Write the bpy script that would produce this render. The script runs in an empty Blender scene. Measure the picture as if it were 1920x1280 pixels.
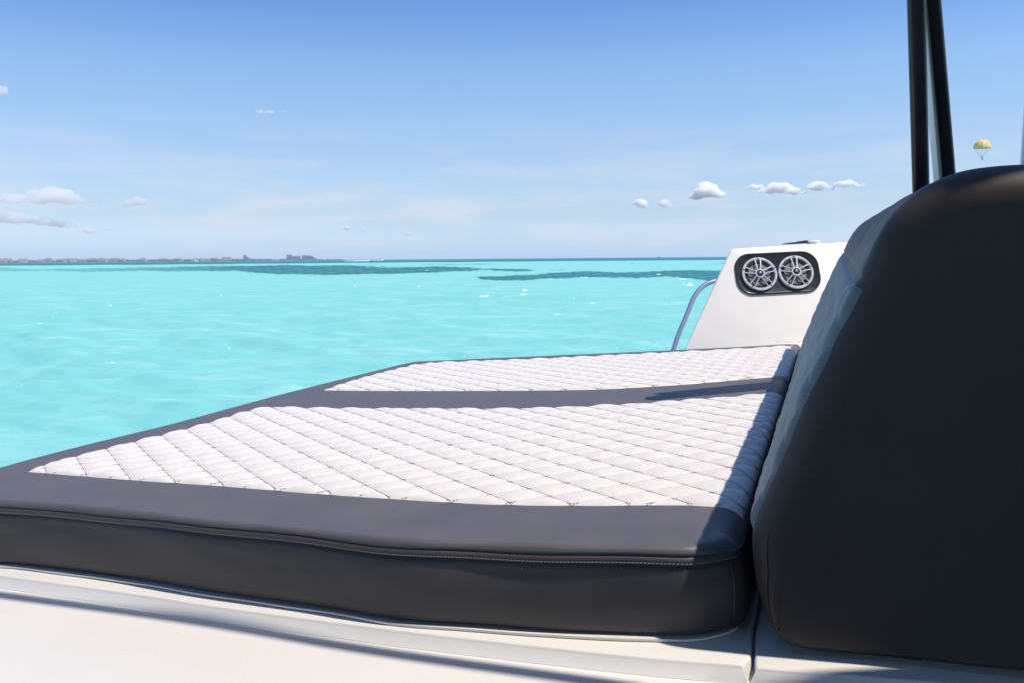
import bpy, math, random
import numpy as np
from mathutils import Matrix, Vector

random.seed(7)
rng = np.random.default_rng(11)
scene = bpy.context.scene
COL = scene.collection

# ------------------------------------------------------------------ camera, light, exposure
HAZE = 0.8e-4                     # density of the sea air
H_CAM = 2.6                       # eye height above the sea
F_PX = 1600.0                     # focal length in pixels of a 1920 wide frame
HORIZON_SLOPE, HORIZON_Y = 0.0082, 484.9
ROLL = math.atan(HORIZON_SLOPE)
PITCH = math.atan((640 - HORIZON_Y) / F_PX)
c_, s_ = math.cos(ROLL), math.sin(ROLL)
cp, sp = math.cos(PITCH), math.sin(PITCH)
RIGHT = np.array([c_, -s_ * sp, -s_ * cp])
UP = np.array([s_, c_ * sp, c_ * cp])
FWD = np.array([0.0, cp, -sp])
EYE = np.array([0.0, 0.0, H_CAM])

cam = bpy.data.cameras.new('camera')
cam.sensor_width = 36
cam.lens = 36 * F_PX / 1920
cam.clip_start = 0.05
cam.clip_end = 200000
cam_ob = bpy.data.objects.new('camera', cam)
COL.objects.link(cam_ob)
cam_ob.matrix_world = Matrix([[RIGHT[i], UP[i], -FWD[i], EYE[i]] for i in range(3)] + [[0, 0, 0, 1]])
scene.camera = cam_ob

# the boat heels a little: its own frame, origin on the sun pad's top plane under the eye
HEEL = math.atan(0.05)
PAD_DROP = 0.45
BX = np.array([math.cos(HEEL), 0, math.sin(HEEL)])
BY = np.array([0, 1.0, 0])
BZ = np.array([-math.sin(HEEL), 0, math.cos(HEEL)])
BO = EYE - BZ * PAD_DROP

SUN_ELEV, SUN_AZ = math.radians(59.7), math.radians(-18)      # in the boat's frame, azimuth from +u
sb = np.array([math.cos(SUN_ELEV) * math.cos(SUN_AZ), math.cos(SUN_ELEV) * math.sin(SUN_AZ), math.sin(SUN_ELEV)])
SUN = BX * sb[0] + BY * sb[1] + BZ * sb[2]
sun = bpy.data.lights.new('sun', 'SUN')
sun.energy = 5.0
sun.angle = math.radians(0.55)
sun.color = (1.0, 0.925, 0.81)
sun_ob = bpy.data.objects.new('sun', sun)
COL.objects.link(sun_ob)
sun_ob.rotation_euler = Vector(SUN).to_track_quat('Z', 'Y').to_euler()
sun_ob.location = (6, 0, 12)

world = bpy.data.worlds.new('World')
scene.world = world
world.use_nodes = True
wn = world.node_tree
wn.nodes.clear()
sky = wn.nodes.new('ShaderNodeTexSky')
sky.sky_type = 'NISHITA'
sky.sun_disc = False
sky.sun_elevation = math.asin(SUN[2])
sky.sun_rotation = math.atan2(SUN[0], SUN[1])
sky.air_density = 1.0
sky.dust_density = 0.6
sky.ozone_density = 1.6
bg = wn.nodes.new('ShaderNodeBackground')
bg.inputs['Strength'].default_value = 0.11
wo = wn.nodes.new('ShaderNodeOutputWorld')
SKY_NODES = (sky, bg)


def wlink(a, b):
    wn.links.new(a, b)


# thin veil of far cloud low over the horizon, everywhere round the compass
tc = wn.nodes.new('ShaderNodeTexCoord')
sep = wn.nodes.new('ShaderNodeSeparateXYZ')
wlink(tc.outputs['Generated'], sep.inputs[0])
mp = wn.nodes.new('ShaderNodeMapping')
mp.inputs['Scale'].default_value = (4.5, 4.5, 30)
mp.inputs['Location'].default_value = (2.3, 0.4, 0.7)
wlink(tc.outputs['Generated'], mp.inputs['Vector'])
nz = wn.nodes.new('ShaderNodeTexNoise')
nz.inputs['Scale'].default_value = 1.6
nz.inputs['Detail'].default_value = 7
nz.inputs['Roughness'].default_value = 0.62
wlink(mp.outputs[0], nz.inputs['Vector'])
cr = wn.nodes.new('ShaderNodeValToRGB')
cr.color_ramp.elements[0].position = 0.43
cr.color_ramp.elements[1].position = 0.66
cr.color_ramp.elements[0].color = (0.0, 0.0, 0.0, 1)
wlink(nz.outputs['Fac'], cr.inputs[0])
el = wn.nodes.new('ShaderNodeValToRGB')          # by elevation: only low down
e = el.color_ramp.elements
e[0].position, e[0].color = 0.0, (0.75, 0.75, 0.75, 1)
e[1].position, e[1].color = 0.17, (0, 0, 0, 1)
e.new(0.045).color = (0.9, 0.9, 0.9, 1)
e.new(0.09).color = (0.42, 0.42, 0.42, 1)
wlink(sep.outputs['Z'], el.inputs[0])
mul = wn.nodes.new('ShaderNodeMath')
mul.operation = 'MULTIPLY'
wlink(cr.outputs[0], mul.inputs[0])
wlink(el.outputs[0], mul.inputs[1])
mul2 = wn.nodes.new('ShaderNodeMath')
mul2.operation = 'MULTIPLY'
mul2.inputs[1].default_value = 0.85
wlink(mul.outputs[0], mul2.inputs[0])
veil = wn.nodes.new('ShaderNodeMixRGB')
veil.inputs[2].default_value = (6.9, 7.0, 7.9, 1)
wlink(mul2.outputs[0], veil.inputs[0])
tint = wn.nodes.new('ShaderNodeMixRGB')
tint.blend_type = 'MULTIPLY'
tint.inputs[0].default_value = 1.0
tr = wn.nodes.new('ShaderNodeValToRGB')          # clear tropical air: bluer than the standard atmosphere, all round
q = tr.color_ramp.elements
q[0].position, q[0].color = 0.0, (1.10, 1.42, 2.25, 1)
q[1].position, q[1].color = 0.40, (0.72, 1.02, 1.46, 1)
q.new(0.05).color = (0.98, 1.10, 1.44, 1)
q.new(0.11).color = (1.08, 1.16, 1.36, 1)
q.new(0.205).color = (1.10, 1.27, 1.50, 1)
q.new(0.27).color = (0.78, 1.06, 1.50, 1)
wlink(sep.outputs['Z'], tr.inputs[0])
wlink(tr.outputs[0], tint.inputs[2])
wlink(sky.outputs[0], tint.inputs[1])
wlink(tint.outputs[0], veil.inputs[1])
wlink(veil.outputs[0], bg.inputs['Color'])
wlink(bg.outputs[0], wo.inputs['Surface'])

scene.view_settings.view_transform = 'Standard'
scene.view_settings.look = 'None'
scene.view_settings.exposure = 0.0
scene.view_settings.gamma = 1.0
scene.view_settings.use_curve_mapping = False


# ------------------------------------------------------------------ helpers
def ray(px, py):
    """world direction through a pixel of the 1920 x 1280 photograph"""
    x, y = (px - 960) / F_PX, -(py - 640) / F_PX
    return RIGHT * x + UP * y + FWD


def to_boat(d):
    return np.array([d @ BX, d @ BY, d @ BZ])


def on(px, py, w=0.0):
    """point (u, v) of the boat's plane at height w seen at a pixel"""
    d = to_boat(ray(px, py))
    t = (w - PAD_DROP) / d[2]
    return d[:2] * t


def on_plane(px, py, p, n):
    d = to_boat(ray(px, py))
    o = np.array([0, 0, PAD_DROP])
    t = ((np.array(p) - o) @ n) / (d @ n)
    return o + d * t


def far(px, py, dist):
    """world point at a ground distance seen at a pixel"""
    d = ray(px, py)
    return EYE + d * (dist / math.hypot(d[0], d[1]))


def boat_to_world(P):
    P = np.asarray(P, float)
    return BO + P[..., 0:1] * BX + P[..., 1:2] * BY + P[..., 2:3] * BZ


BM = Matrix([[BX[i], BY[i], BZ[i], 0] for i in range(3)] + [[0, 0, 0, 1]])


def mesh(name, V, Fs, mat, smooth=True):
    me = bpy.data.meshes.new(name)
    V = np.asarray(V, float)
    me.from_pydata(V.tolist(), [], [list(map(int, f)) for f in Fs])
    if smooth:
        me.polygons.foreach_set('use_smooth', [True] * len(me.polygons))
    if mat:
        me.materials.append(mat)
    me.update()
    return me


def grid_mesh(name, P, mat, closed_u=False, closed_v=False, smooth=True):
    """P[i, j] -> quads"""
    a, b = P.shape[:2]
    I = np.arange(a * b).reshape(a, b)
    if closed_u:
        I = np.vstack([I, I[:1]])
    if closed_v:
        I = np.hstack([I, I[:, :1]])
    Fq = np.stack([I[:-1, :-1], I[1:, :-1], I[1:, 1:], I[:-1, 1:]], -1).reshape(-1, 4)
    me = bpy.data.meshes.new(name)
    n = len(Fq)
    me.vertices.add(a * b)
    me.vertices.foreach_set('co', P.reshape(-1).astype(np.float32))
    me.loops.add(n * 4)
    me.loops.foreach_set('vertex_index', Fq.reshape(-1).astype(np.int32))
    me.polygons.add(n)
    me.polygons.foreach_set('loop_start', np.arange(0, n * 4, 4, dtype=np.int32))
    me.polygons.foreach_set('loop_total', np.full(n, 4, dtype=np.int32))
    me.update(calc_edges=True)
    me.polygons.foreach_set('use_smooth', [smooth] * n)
    if mat:
        me.materials.append(mat)
    me.validate()
    return me


class MB:
    """collects simple shapes into one mesh"""

    def __init__(self):
        self.v, self.f, self.flat = [], [], True

    def add(self, V, Fs):
        o = len(self.v)
        self.v += [tuple(map(float, p)) for p in V]
        self.f += [[i + o for i in f] for f in Fs]
        return self

    def box(self, c, size, bevel=0.0, M=None):
        x, y, z = [q / 2 for q in size]
        if bevel <= 0:
            V = [(sx * x, sy * y, sz * z) for sz in (-1, 1) for sy in (-1, 1) for sx in (-1, 1)]
            Fs = [[0, 2, 3, 1], [4, 5, 7, 6], [0, 1, 5, 4], [2, 6, 7, 3], [0, 4, 6, 2], [1, 3, 7, 5]]
        else:
            b = bevel
            V, Fs = [], []
            rings = [(-z, b), (-z + b, 0), (z - b, 0), (z, b)]
            for (zz, i) in rings:
                xx, yy = x - i, y - i
                q = b * 0.7
                V += [(-xx + q, -yy, zz), (xx - q, -yy, zz), (xx, -yy + q, zz), (xx, yy - q, zz),
                      (xx - q, yy, zz), (-xx + q, yy, zz), (-xx, yy - q, zz), (-xx, -yy + q, zz)]
            for r in range(3):
                for k in range(8):
                    a, bb = r * 8 + k, r * 8 + (k + 1) % 8
                    Fs.append([a, bb, bb + 8, a + 8])
            Fs.append(list(range(7, -1, -1)))
            Fs.append(list(range(24, 32)))
        V = np.array(V)
        if M is not None:
            V = V @ np.array(M).T
        return self.add(V + np.array(c), Fs)

    def tube(self, pts, r, n=10, caps=True):
        pts = [np.array(p, float) for p in pts]
        m = len(pts)
        rr = r if hasattr(r, '__len__') else [r] * m
        V, Fs = [], []
        prev = None
        for i, p in enumerate(pts):
            t = pts[min(i + 1, m - 1)] - pts[max(i - 1, 0)]
            t /= np.linalg.norm(t)
            if prev is None:
                a = np.cross(t, (0, 0, 1.0))
                if np.linalg.norm(a) < 1e-3:
                    a = np.cross(t, (1.0, 0, 0))
            else:
                a = prev - t * (prev @ t)
            a /= np.linalg.norm(a)
            prev = a
            b = np.cross(t, a)
            for k in range(n):
                th = 2 * math.pi * k / n
                V.append(p + (a * math.cos(th) + b * math.sin(th)) * rr[i])
        for i in range(m - 1):
            for k in range(n):
                k2 = (k + 1) % n
                Fs.append([i * n + k, i * n + k2, (i + 1) * n + k2, (i + 1) * n + k])
        if caps:
            Fs.append(list(range(n - 1, -1, -1)))
            Fs.append([(m - 1) * n + k for k in range(n)])
        return self.add(V, Fs)

    def lathe(self, prof, n, O, A, B, C):
        """prof (r, h): revolve about C through O"""
        V, Fs = [], []
        for (r, h) in prof:
            for k in range(n):
                th = 2 * math.pi * k / n
                V.append(O + A * (r * math.cos(th)) + B * (r * math.sin(th)) + C * h)
        for i in range(len(prof) - 1):
            for k in range(n):
                k2 = (k + 1) % n
                Fs.append([i * n + k, i * n + k2, (i + 1) * n + k2, (i + 1) * n + k])
        if prof[0][0] > 1e-6:
            Fs.append(list(range(n - 1, -1, -1)))
        if prof[-1][0] > 1e-6:
            Fs.append([(len(prof) - 1) * n + k for k in range(n)])
        return self.add(V, Fs)

    def prism(self, poly, d):
        """poly: 3d points, d: extrusion vector"""
        n = len(poly)
        poly = [np.array(p, float) for p in poly]
        V = poly + [p + np.array(d) for p in poly]
        Fs = [list(range(n - 1, -1, -1)), list(range(n, 2 * n))]
        Fs += [[k, (k + 1) % n, n + (k + 1) % n, n + k] for k in range(n)]
        return self.add(V, Fs)

    def mesh(self, name, mat, smooth=False):
        return mesh(name, self.v, self.f, mat, smooth)


def props(o, label=None, cat=None, group=None, kind=None):
    for k, v in (('label', label), ('category', cat), ('group', group), ('kind', kind)):
        if v:
            o[k] = v
    return o


def link(name, me, parent=None):
    o = bpy.data.objects.new(name, me)
    COL.objects.link(o)
    if parent is not None:
        o.parent = parent
    return o


def boat_thing(name, label, cat, base, group=None):
    o = bpy.data.objects.new(name, None)
    COL.objects.link(o)
    M = BM.copy()
    M.translation = Vector(boat_to_world(np.array(base)))
    o.matrix_world = M
    o['base'] = [float(q) for q in base]
    o.empty_display_size = 0.1
    return props(o, label, cat, group)


def bpart(name, me, root, parent=None):
    """mesh given in boat coordinates -> part of a boat thing"""
    base = np.array(list(root['base']))
    me.transform(Matrix.Translation(Vector(-base)))
    return link(name, me, parent or root)


def world_thing(name, label, cat, loc, rz=0.0, group=None):
    o = bpy.data.objects.new(name, None)
    COL.objects.link(o)
    o.location = loc
    o.rotation_euler = (0, 0, rz)
    return props(o, label, cat, group)


def weighted(me, angle=40):
    return me


def sharp(o, deg=35):
    me = o.data
    me.polygons.foreach_set('use_smooth', [True] * len(me.polygons))
    try:
        me.set_sharp_from_angle(angle=math.radians(deg))
    except Exception:
        pass
    return o


def catmull(pts, n):
    """n points along a smooth curve through pts, even in arc length"""
    P = np.array(pts, float)
    Q = np.vstack([2 * P[0] - P[1], P, 2 * P[-1] - P[-2]])
    out = []
    for i in range(1, len(Q) - 2):
        p0, p1, p2, p3 = Q[i - 1], Q[i], Q[i + 1], Q[i + 2]
        t = np.linspace(0, 1, 24, endpoint=False)[:, None]
        out.append(0.5 * ((2 * p1) + (-p0 + p2) * t + (2 * p0 - 5 * p1 + 4 * p2 - p3) * t ** 2 + (-p0 + 3 * p1 - 3 * p2 + p3) * t ** 3))
    out.append(P[-1:])
    return resample(np.vstack(out), n)


def resample(P, n, closed=False):
    P = np.asarray(P, float)
    if closed:
        P = np.vstack([P, P[:1]])
    d = np.r_[0, np.cumsum(np.linalg.norm(np.diff(P, axis=0), axis=1))]
    s = np.linspace(0, d[-1], n + 1)[:-1] if closed else np.linspace(0, d[-1], n)
    return np.stack([np.interp(s, d, P[:, k]) for k in range(P.shape[1])], 1)


def smooth_poly(P, it=2):
    P = np.array(P)
    for _ in range(it):
        P = 0.5 * P + 0.25 * (np.roll(P, 1, 0) + np.roll(P, -1, 0))
    return P


def inside(poly, X, Y):
    r = np.zeros(X.shape, bool)
    x0, y0 = poly[:, 0], poly[:, 1]
    x1, y1 = np.roll(x0, -1), np.roll(y0, -1)
    for a, b, c, d in zip(x0, y0, x1, y1):
        if b == d:
            continue
        m = ((b > Y) != (d > Y)) & (X < (c - a) * (Y - b) / (d - b) + a)
        r ^= m
    return r


def sines(X, Y, n, lo, hi, seed, aniso=1.0):
    """cheap smooth 2d noise of wavelengths lo..hi, roughly -1..1"""
    g = np.random.default_rng(seed)
    Z = np.zeros(np.broadcast(X, Y).shape)
    for _ in range(n):
        lam = math.exp(g.uniform(math.log(lo), math.log(hi)))
        th = g.uniform(0, 2 * math.pi)
        Z += np.sin(2 * math.pi / lam * (X * math.cos(th) + Y * math.sin(th) * aniso) + g.uniform(0, 6.28))
    return Z / math.sqrt(n)


# ------------------------------------------------------------------ materials
def material(name, base=(0.8, 0.8, 0.8), rough=0.5, metal=0.0, spec=0.5, coat=0.0, bump=None, var=None, sheen=0.0):
    """bump: list of (scale, strength, distance, kind); var: (scale, amount)"""
    m = bpy.data.materials.new(name)
    m.use_nodes = True
    nt = m.node_tree
    p = nt.nodes['Principled BSDF']
    p.inputs['Base Color'].default_value = (*base, 1)
    p.inputs['Roughness'].default_value = rough
    p.inputs['Metallic'].default_value = metal
    p.inputs['Specular IOR Level'].default_value = spec
    p.inputs['Coat Weight'].default_value = coat
    p.inputs['Sheen Weight'].default_value = sheen
    t = nt.nodes.new('ShaderNodeTexCoord')
    if var:
        n = nt.nodes.new('ShaderNodeTexNoise')
        n.inputs['Scale'].default_value = var[0]
        n.inputs['Detail'].default_value = 6
        nt.links.new(t.outputs['Object'], n.inputs['Vector'])
        r = nt.nodes.new('ShaderNodeMapRange')
        r.inputs['From Min'].default_value = 0.3
        r.inputs['From Max'].default_value = 0.7
        r.inputs['To Min'].default_value = 1 - var[1]
        r.inputs['To Max'].default_value = 1 + var[1]
        nt.links.new(n.outputs['Fac'], r.inputs['Value'])
        mx = nt.nodes.new('ShaderNodeMixRGB')
        mx.blend_type = 'MULTIPLY'
        mx.inputs[0].default_value = 1
        mx.inputs[1].default_value = (*base, 1)
        nt.links.new(r.outputs[0], mx.inputs[2])
        nt.links.new(mx.outputs[0], p.inputs['Base Color'])
        r2 = nt.nodes.new('ShaderNodeMapRange')
        r2.inputs['From Min'].default_value = 0.3
        r2.inputs['From Max'].default_value = 0.7
        r2.inputs['To Min'].default_value = max(0.02, rough - 0.06)
        r2.inputs['To Max'].default_value = min(1, rough + 0.06)
        nt.links.new(n.outputs['Fac'], r2.inputs['Value'])
        nt.links.new(r2.outputs[0], p.inputs['Roughness'])
    prev = None
    for (sc, st, di, kind) in (bump or []):
        if kind == 'voronoi':
            n = nt.nodes.new('ShaderNodeTexVoronoi')
            n.feature = 'DISTANCE_TO_EDGE'
            out = n.outputs['Distance']
        else:
            n = nt.nodes.new('ShaderNodeTexNoise')
            n.inputs['Detail'].default_value = 5
            out = n.outputs['Fac']
        n.inputs['Scale'].default_value = sc
        nt.links.new(t.outputs['Object'], n.inputs['Vector'])
        b = nt.nodes.new('ShaderNodeBump')
        b.inputs['Strength'].default_value = st
        b.inputs['Distance'].default_value = di
        nt.links.new(out, b.inputs['Height'])
        if prev:
            nt.links.new(prev.outputs[0], b.inputs['Normal'])
        prev = b
    if prev:
        nt.links.new(prev.outputs[0], p.inputs['Normal'])
    return m


M_BLACK = material('black_vinyl', (0.058, 0.051, 0.051), 0.5, spec=0.36, var=(9, 0.10),
                   bump=[(7, 0.2, 0.010, 'noise'), (900, 0.25, 0.0004, 'voronoi')])
M_BLACK_LIT = material('sunlit_black_vinyl', (0.098, 0.089, 0.096), 0.5, spec=0.42, var=(9, 0.10),  # black vinyl lightened for the pad top, sunlight painted in
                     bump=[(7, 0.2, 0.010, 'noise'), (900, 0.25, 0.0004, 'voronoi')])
M_BLACK_B = material('backrest_vinyl', (0.054, 0.041, 0.037), 0.5, spec=0.28, var=(5, 0.14),
                     bump=[(5, 0.3, 0.012, 'noise'), (28, 0.12, 0.003, 'noise'), (900, 0.25, 0.0004, 'voronoi')])
M_WHITE_V = material('white_vinyl', (0.68, 0.632, 0.592), 0.5, spec=0.4, var=(14, 0.03),
                     bump=[(40, 0.2, 0.002, 'noise'), (900, 0.2, 0.0004, 'voronoi')])
M_WHITE_V_SHADED = material('shaded_white_vinyl', (0.17, 0.19, 0.215), 0.5, spec=0.4, var=(14, 0.04),  # white vinyl of the backrest front, its shade painted in as grey
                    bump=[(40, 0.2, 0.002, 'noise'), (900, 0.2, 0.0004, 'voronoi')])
M_THREAD = material('grey_thread', (0.20, 0.175, 0.18), 0.8, spec=0.2)
M_THREAD_L = material('pale_thread', (0.20, 0.19, 0.20), 0.7, spec=0.3)
M_GEL = material('white_gelcoat', (0.70, 0.668, 0.63), 0.30, spec=0.5, var=(1.3, 0.025))
M_GEL_C = material('console_gelcoat', (0.86, 0.805, 0.74), 0.4, spec=0.5, var=(8, 0.03), bump=[(160, 0.12, 0.001, 'noise')])
M_STEEL = material('polished_steel', (0.86, 0.85, 0.84), 0.3, metal=1.0, bump=[(120, 0.03, 0.001, 'noise')])
M_SILVER = material('silver_plastic', (0.74, 0.74, 0.76), 0.3, metal=0.45, spec=0.5, var=(60, 0.05))
M_PLATE = material('black_plate', (0.018, 0.018, 0.021), 0.3, spec=0.5, coat=0.3, var=(20, 0.1))
M_CONE = material('grey_cone', (0.16, 0.165, 0.17), 0.55, var=(30, 0.1))
M_RUBBER = material('black_rubber', (0.012, 0.012, 0.013), 0.6, spec=0.3)
M_POST = material('black_post', (0.008, 0.008, 0.011), 0.35, spec=0.5, coat=0.2, var=(12, 0.1))
M_POSTSIDE = material('pale_post_side', (0.80, 0.81, 0.84), 0.4, spec=0.5, var=(12, 0.04))
M_STAIN = material('brown_stain', (0.22, 0.12, 0.09), 0.8)

# ------------------------------------------------------------------ sea
def seagrass_mask(PX, PY, HY):
    """beds of seagrass and the deep water past the flats, as shapes on the sea bed"""
    wob = sines(PX, PY * 9, 10, 60, 420, 3) * 1.3 + sines(PX, PY * 9, 14, 8, 60, 4) * 0.75

    def bed(xs, top, bot, soft=1.1):
        a = np.interp(PX, xs, top) + wob
        b = np.interp(PX, xs, bot) + 0.9 * np.roll(wob, 37, axis=1)
        k = np.clip((PY - a) / soft + 0.5, 0, 1) * np.clip((b - PY) / soft + 0.5, 0, 1)
        return k * (b > a)
    m1 = bed([-900, 0, 180, 330, 440, 520, 640, 720, 800, 900, 980, 1010],
             [501, 503.5, 504.5, 501.5, 499.5, 498.5, 499, 501.5, 502, 503, 505.5, 508],
             [508, 508.5, 508.5, 509, 509, 514.5, 516, 514.5, 512, 509.5, 508, 506])
    m1 = m1 * np.interp(PX, [-400, 0, 200, 330, 460], [0.5, 0.42, 0.55, 0.75, 1.0])
    m2 = bed([880, 900, 950, 1030, 1100, 1200, 1250, 1350, 1500, 2200, 2600],
             [520, 519, 518, 515, 511, 511, 508, 507, 506, 504, 504],
             [517, 523, 527, 522, 521, 522, 519, 529, 531, 534, 533])
    m3 = bed([760, 800, 900, 960], [496.5, 496.5, 495.5, 495.5], [495.5, 497.6, 496.8, 494.5], 0.8) * 0.6
    sp = np.clip(sines(PX, PY * 7, 14, 9, 90, 8) * 0.6 + 0.15, -1, 1)
    tone = 0.84 + 0.16 * sp
    grass = np.clip(m1 * tone + m2 * tone + m3, 0, 1)
    dy = PY - HY + 0.5 * sines(PX, PY * 0, 9, 60, 500, 5) * 0.4
    deep = np.clip((6.2 - dy) / 0.9 + 0.5, 0, 1)
    return grass, deep


def foam_mask(PX, PY):
    f = np.zeros(PX.shape)
    brk = sines(PX, PY * 3, 16, 3, 22, 21)
    for (x, y, w, h) in [(911, 555, 19, 2.6), (982, 554, 12, 3.4), (985, 545, 8, 1.2), (205, 571, 13, 1.8), (1108, 570, 13, 1.6),
                         (1293, 535, 10, 3.2), (1052, 525.5, 4, 1.2), (1095, 521, 16, 1.3), (1235, 515, 5, 1.2), (785, 538, 6, 1.2),
                         (75, 609, 6, 1.4), (1045, 591, 10, 1.6), (775, 566, 4, 1.0), (210, 678, 5, 1.0), (1282, 524, 14, 1.5),
                         (105, 586, 5, 1), (800, 507.5, 3, .7), (1245, 600, 9, 1.4), (430, 646, 5, 1.2)]:
        g = np.exp(-((PX - x) / (w * 0.8)) ** 2 - ((PY - y) / (h * 0.75)) ** 2)
        f = np.maximum(f, np.clip((g * 1.3 + 0.34 * brk - 0.72) * 2.4, 0, 1))
    return f


def build_sea():
    dys = list(np.arange(0.3, 10, 0.4)) + list(np.arange(10, 60, 0.55)) + list(np.arange(60, 420, 1.4)) + list(np.geomspace(425, 3500, 26))
    R = np.array([14000.0] + [F_PX * H_CAM / d for d in dys])[::-1]        # near to far
    ang = np.radians(np.concatenate([np.arange(-38, 38, 0.1), np.arange(38, 322, 4.0)]))
    RR, AA = np.meshgrid(R, ang, indexing='ij')
    X, Y = RR * np.sin(AA), RR * np.cos(AA)
    Z = np.zeros_like(X)
    g = np.random.default_rng(5)
    cell = RR ** 2 / (F_PX * H_CAM) * 0.9 + 0.02
    for i in range(46):
        lam = math.exp(g.uniform(math.log(0.55), math.log(7)))
        th = g.normal(math.radians(70), 0.55)
        amp = 0.0058 * lam ** 0.85
        fade = np.clip(lam / (3.2 * cell) - 0.4, 0, 1) * np.clip(2 - RR / 300, 0, 1)
        ph = 2 * math.pi / lam * (X * math.cos(th) + Y * math.sin(th)) + g.uniform(0, 6.28)
        Z += amp * fade * (np.sin(ph) + 0.25 * np.cos(2 * ph))
    # photograph pixel of each vertex, only to lay out the beds where they lie
    D = np.stack([X, Y, -H_CAM + 0 * X], -1)
    zc = D @ FWD
    ok = zc > 0.5
    zc = np.where(ok, zc, 1)
    PX = np.where(ok, 960 + F_PX * (D @ RIGHT) / zc, -5000)
    PY = np.where(ok, 640 - F_PX * (D @ UP) / zc, 3000)
    HY = HORIZON_Y + (960 - PX) * HORIZON_SLOPE
    grass, deep = seagrass_mask(PX, PY, HY)
    side = np.abs(AA - np.where(AA > math.pi, 2 * math.pi, 0)) > math.radians(38.2)
    grass[side] = 0
    deep = np.where(side, np.clip((RR - 700) / 100, 0, 1), deep)
    foam = foam_mask(PX, PY)
    foam[side] = 0
    Z += foam * 0.03
    me = grid_mesh('sea', np.stack([X, Y, Z], -1), None, closed_v=True)
    for nm, arr in (('grass', grass), ('deep', deep), ('foam', foam)):
        a = me.attributes.new(nm, 'FLOAT', 'POINT')
        a.data.foreach_set('value', arr.reshape(-1).astype(np.float32))
    m = bpy.data.materials.new('sea_water')
    m.use_nodes = True
    nt = m.node_tree
    L = nt.links.new
    p = nt.nodes['Principled BSDF']
    t = nt.nodes.new('ShaderNodeTexCoord')

    def noise(scale, sx, sy, detail=5, rough=0.55, dist=0.0):
        mp = nt.nodes.new('ShaderNodeMapping')
        mp.inputs['Scale'].default_value = (sx, sy, 1)
        L(t.outputs['Object'], mp.inputs['Vector'])
        n = nt.nodes.new('ShaderNodeTexNoise')
        n.inputs['Scale'].default_value = scale
        n.inputs['Detail'].default_value = detail
        n.inputs['Roughness'].default_value = rough
        n.inputs['Distortion'].default_value = dist
        L(mp.outputs[0], n.inputs['Vector'])
        return n

    def ramp(src, a, b):
        r = nt.nodes.new('ShaderNodeMapRange')
        r.inputs['From Min'].default_value = a
        r.inputs['From Max'].default_value = b
        L(src, r.inputs['Value'])
        return r.outputs[0]

    def mix(fac, a, b):
        x = nt.nodes.new('ShaderNodeMixRGB')
        if isinstance(fac, float):
            x.inputs[0].default_value = fac
        else:
            L(fac, x.inputs[0])
        for i, q in ((1, a), (2, b)):
            if isinstance(q, tuple):
                x.inputs[i].default_value = (*q, 1)
            else:
                L(q, x.inputs[i])
        return x.outputs[0]

    def attr(nm):
        a = nt.nodes.new('ShaderNodeAttribute')
        a.attribute_name = nm
        return a.outputs['Fac']
    n1 = noise(0.10, 0.7, 1.0, 6, 0.6, 0.6)      # patches of sand and milky water
    n2 = noise(0.55, 0.55, 1.0, 6, 0.62, 1.2)    # streaks
    c = mix(ramp(n1.outputs['Fac'], 0.32, 0.70), SEA_A, SEA_B)
    c = mix(ramp(n2.outputs['Fac'], 0.50, 0.78), c, SEA_C)
    c = mix(attr('deep'), c, SEA_DEEP)
    n3 = noise(0.05, 0.5, 1.0, 5, 0.6, 0.5)
    g = mix(ramp(n3.outputs['Fac'], 0.35, 0.65), SEA_GRASS, SEA_GRASS2)
    c = mix(attr('grass'), c, g)
    c = mix(attr('foam'), c, (0.82, 0.86, 0.86))
    # water body colour + sky reflection; a wind-roughened sea never mirrors more than about a fifth of the sky
    nt.nodes.remove(p)
    dif = nt.nodes.new('ShaderNodeBsdfDiffuse')
    L(c, dif.inputs['Color'])
    glo = nt.nodes.new('ShaderNodeBsdfGlossy')
    glo.inputs['Roughness'].default_value = 0.2
    fr = nt.nodes.new('ShaderNodeFresnel')
    fr.inputs['IOR'].default_value = 1.33
    cl = nt.nodes.new('ShaderNodeMath')
    cl.operation = 'MINIMUM'
    cl.inputs[1].default_value = 0.13
    L(fr.outputs[0], cl.inputs[0])
    ms = nt.nodes.new('ShaderNodeMixShader')
    L(cl.outputs[0], ms.inputs[0])
    L(dif.outputs[0], ms.inputs[1])
    L(glo.outputs[0], ms.inputs[2])
    L(ms.outputs[0], nt.nodes['Material Output'].inputs['Surface'])
    b1 = nt.nodes.new('ShaderNodeBump')
    b1.inputs['Strength'].default_value = 0.27
    b1.inputs['Distance'].default_value = 0.22
    L(noise(0.75, 0.7, 1.0, 7, 0.62, 0.8).outputs['Fac'], b1.inputs['Height'])
    b2 = nt.nodes.new('ShaderNodeBump')
    b2.inputs['Strength'].default_value = 0.4
    b2.inputs['Distance'].default_value = 0.03
    L(noise(5.0, 0.8, 1.0, 5, 0.6, 0.5).outputs['Fac'], b2.inputs['Height'])
    L(b1.outputs[0], b2.inputs['Normal'])
    for nd in (dif, glo, fr):
        L(b2.outputs[0], nd.inputs['Normal'])
    me.materials.append(m)
    props(link('sea', me), kind='structure')


SEA_A = (0.185, 0.515, 0.485)
SEA_B = (0.205, 0.545, 0.512)
SEA_C = (0.33, 0.61, 0.575)
SEA_DEEP = (0.002, 0.17, 0.215)
SEA_GRASS = (0.001, 0.105, 0.15)
SEA_GRASS2 = (0.002, 0.135, 0.165)
build_sea()

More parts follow.
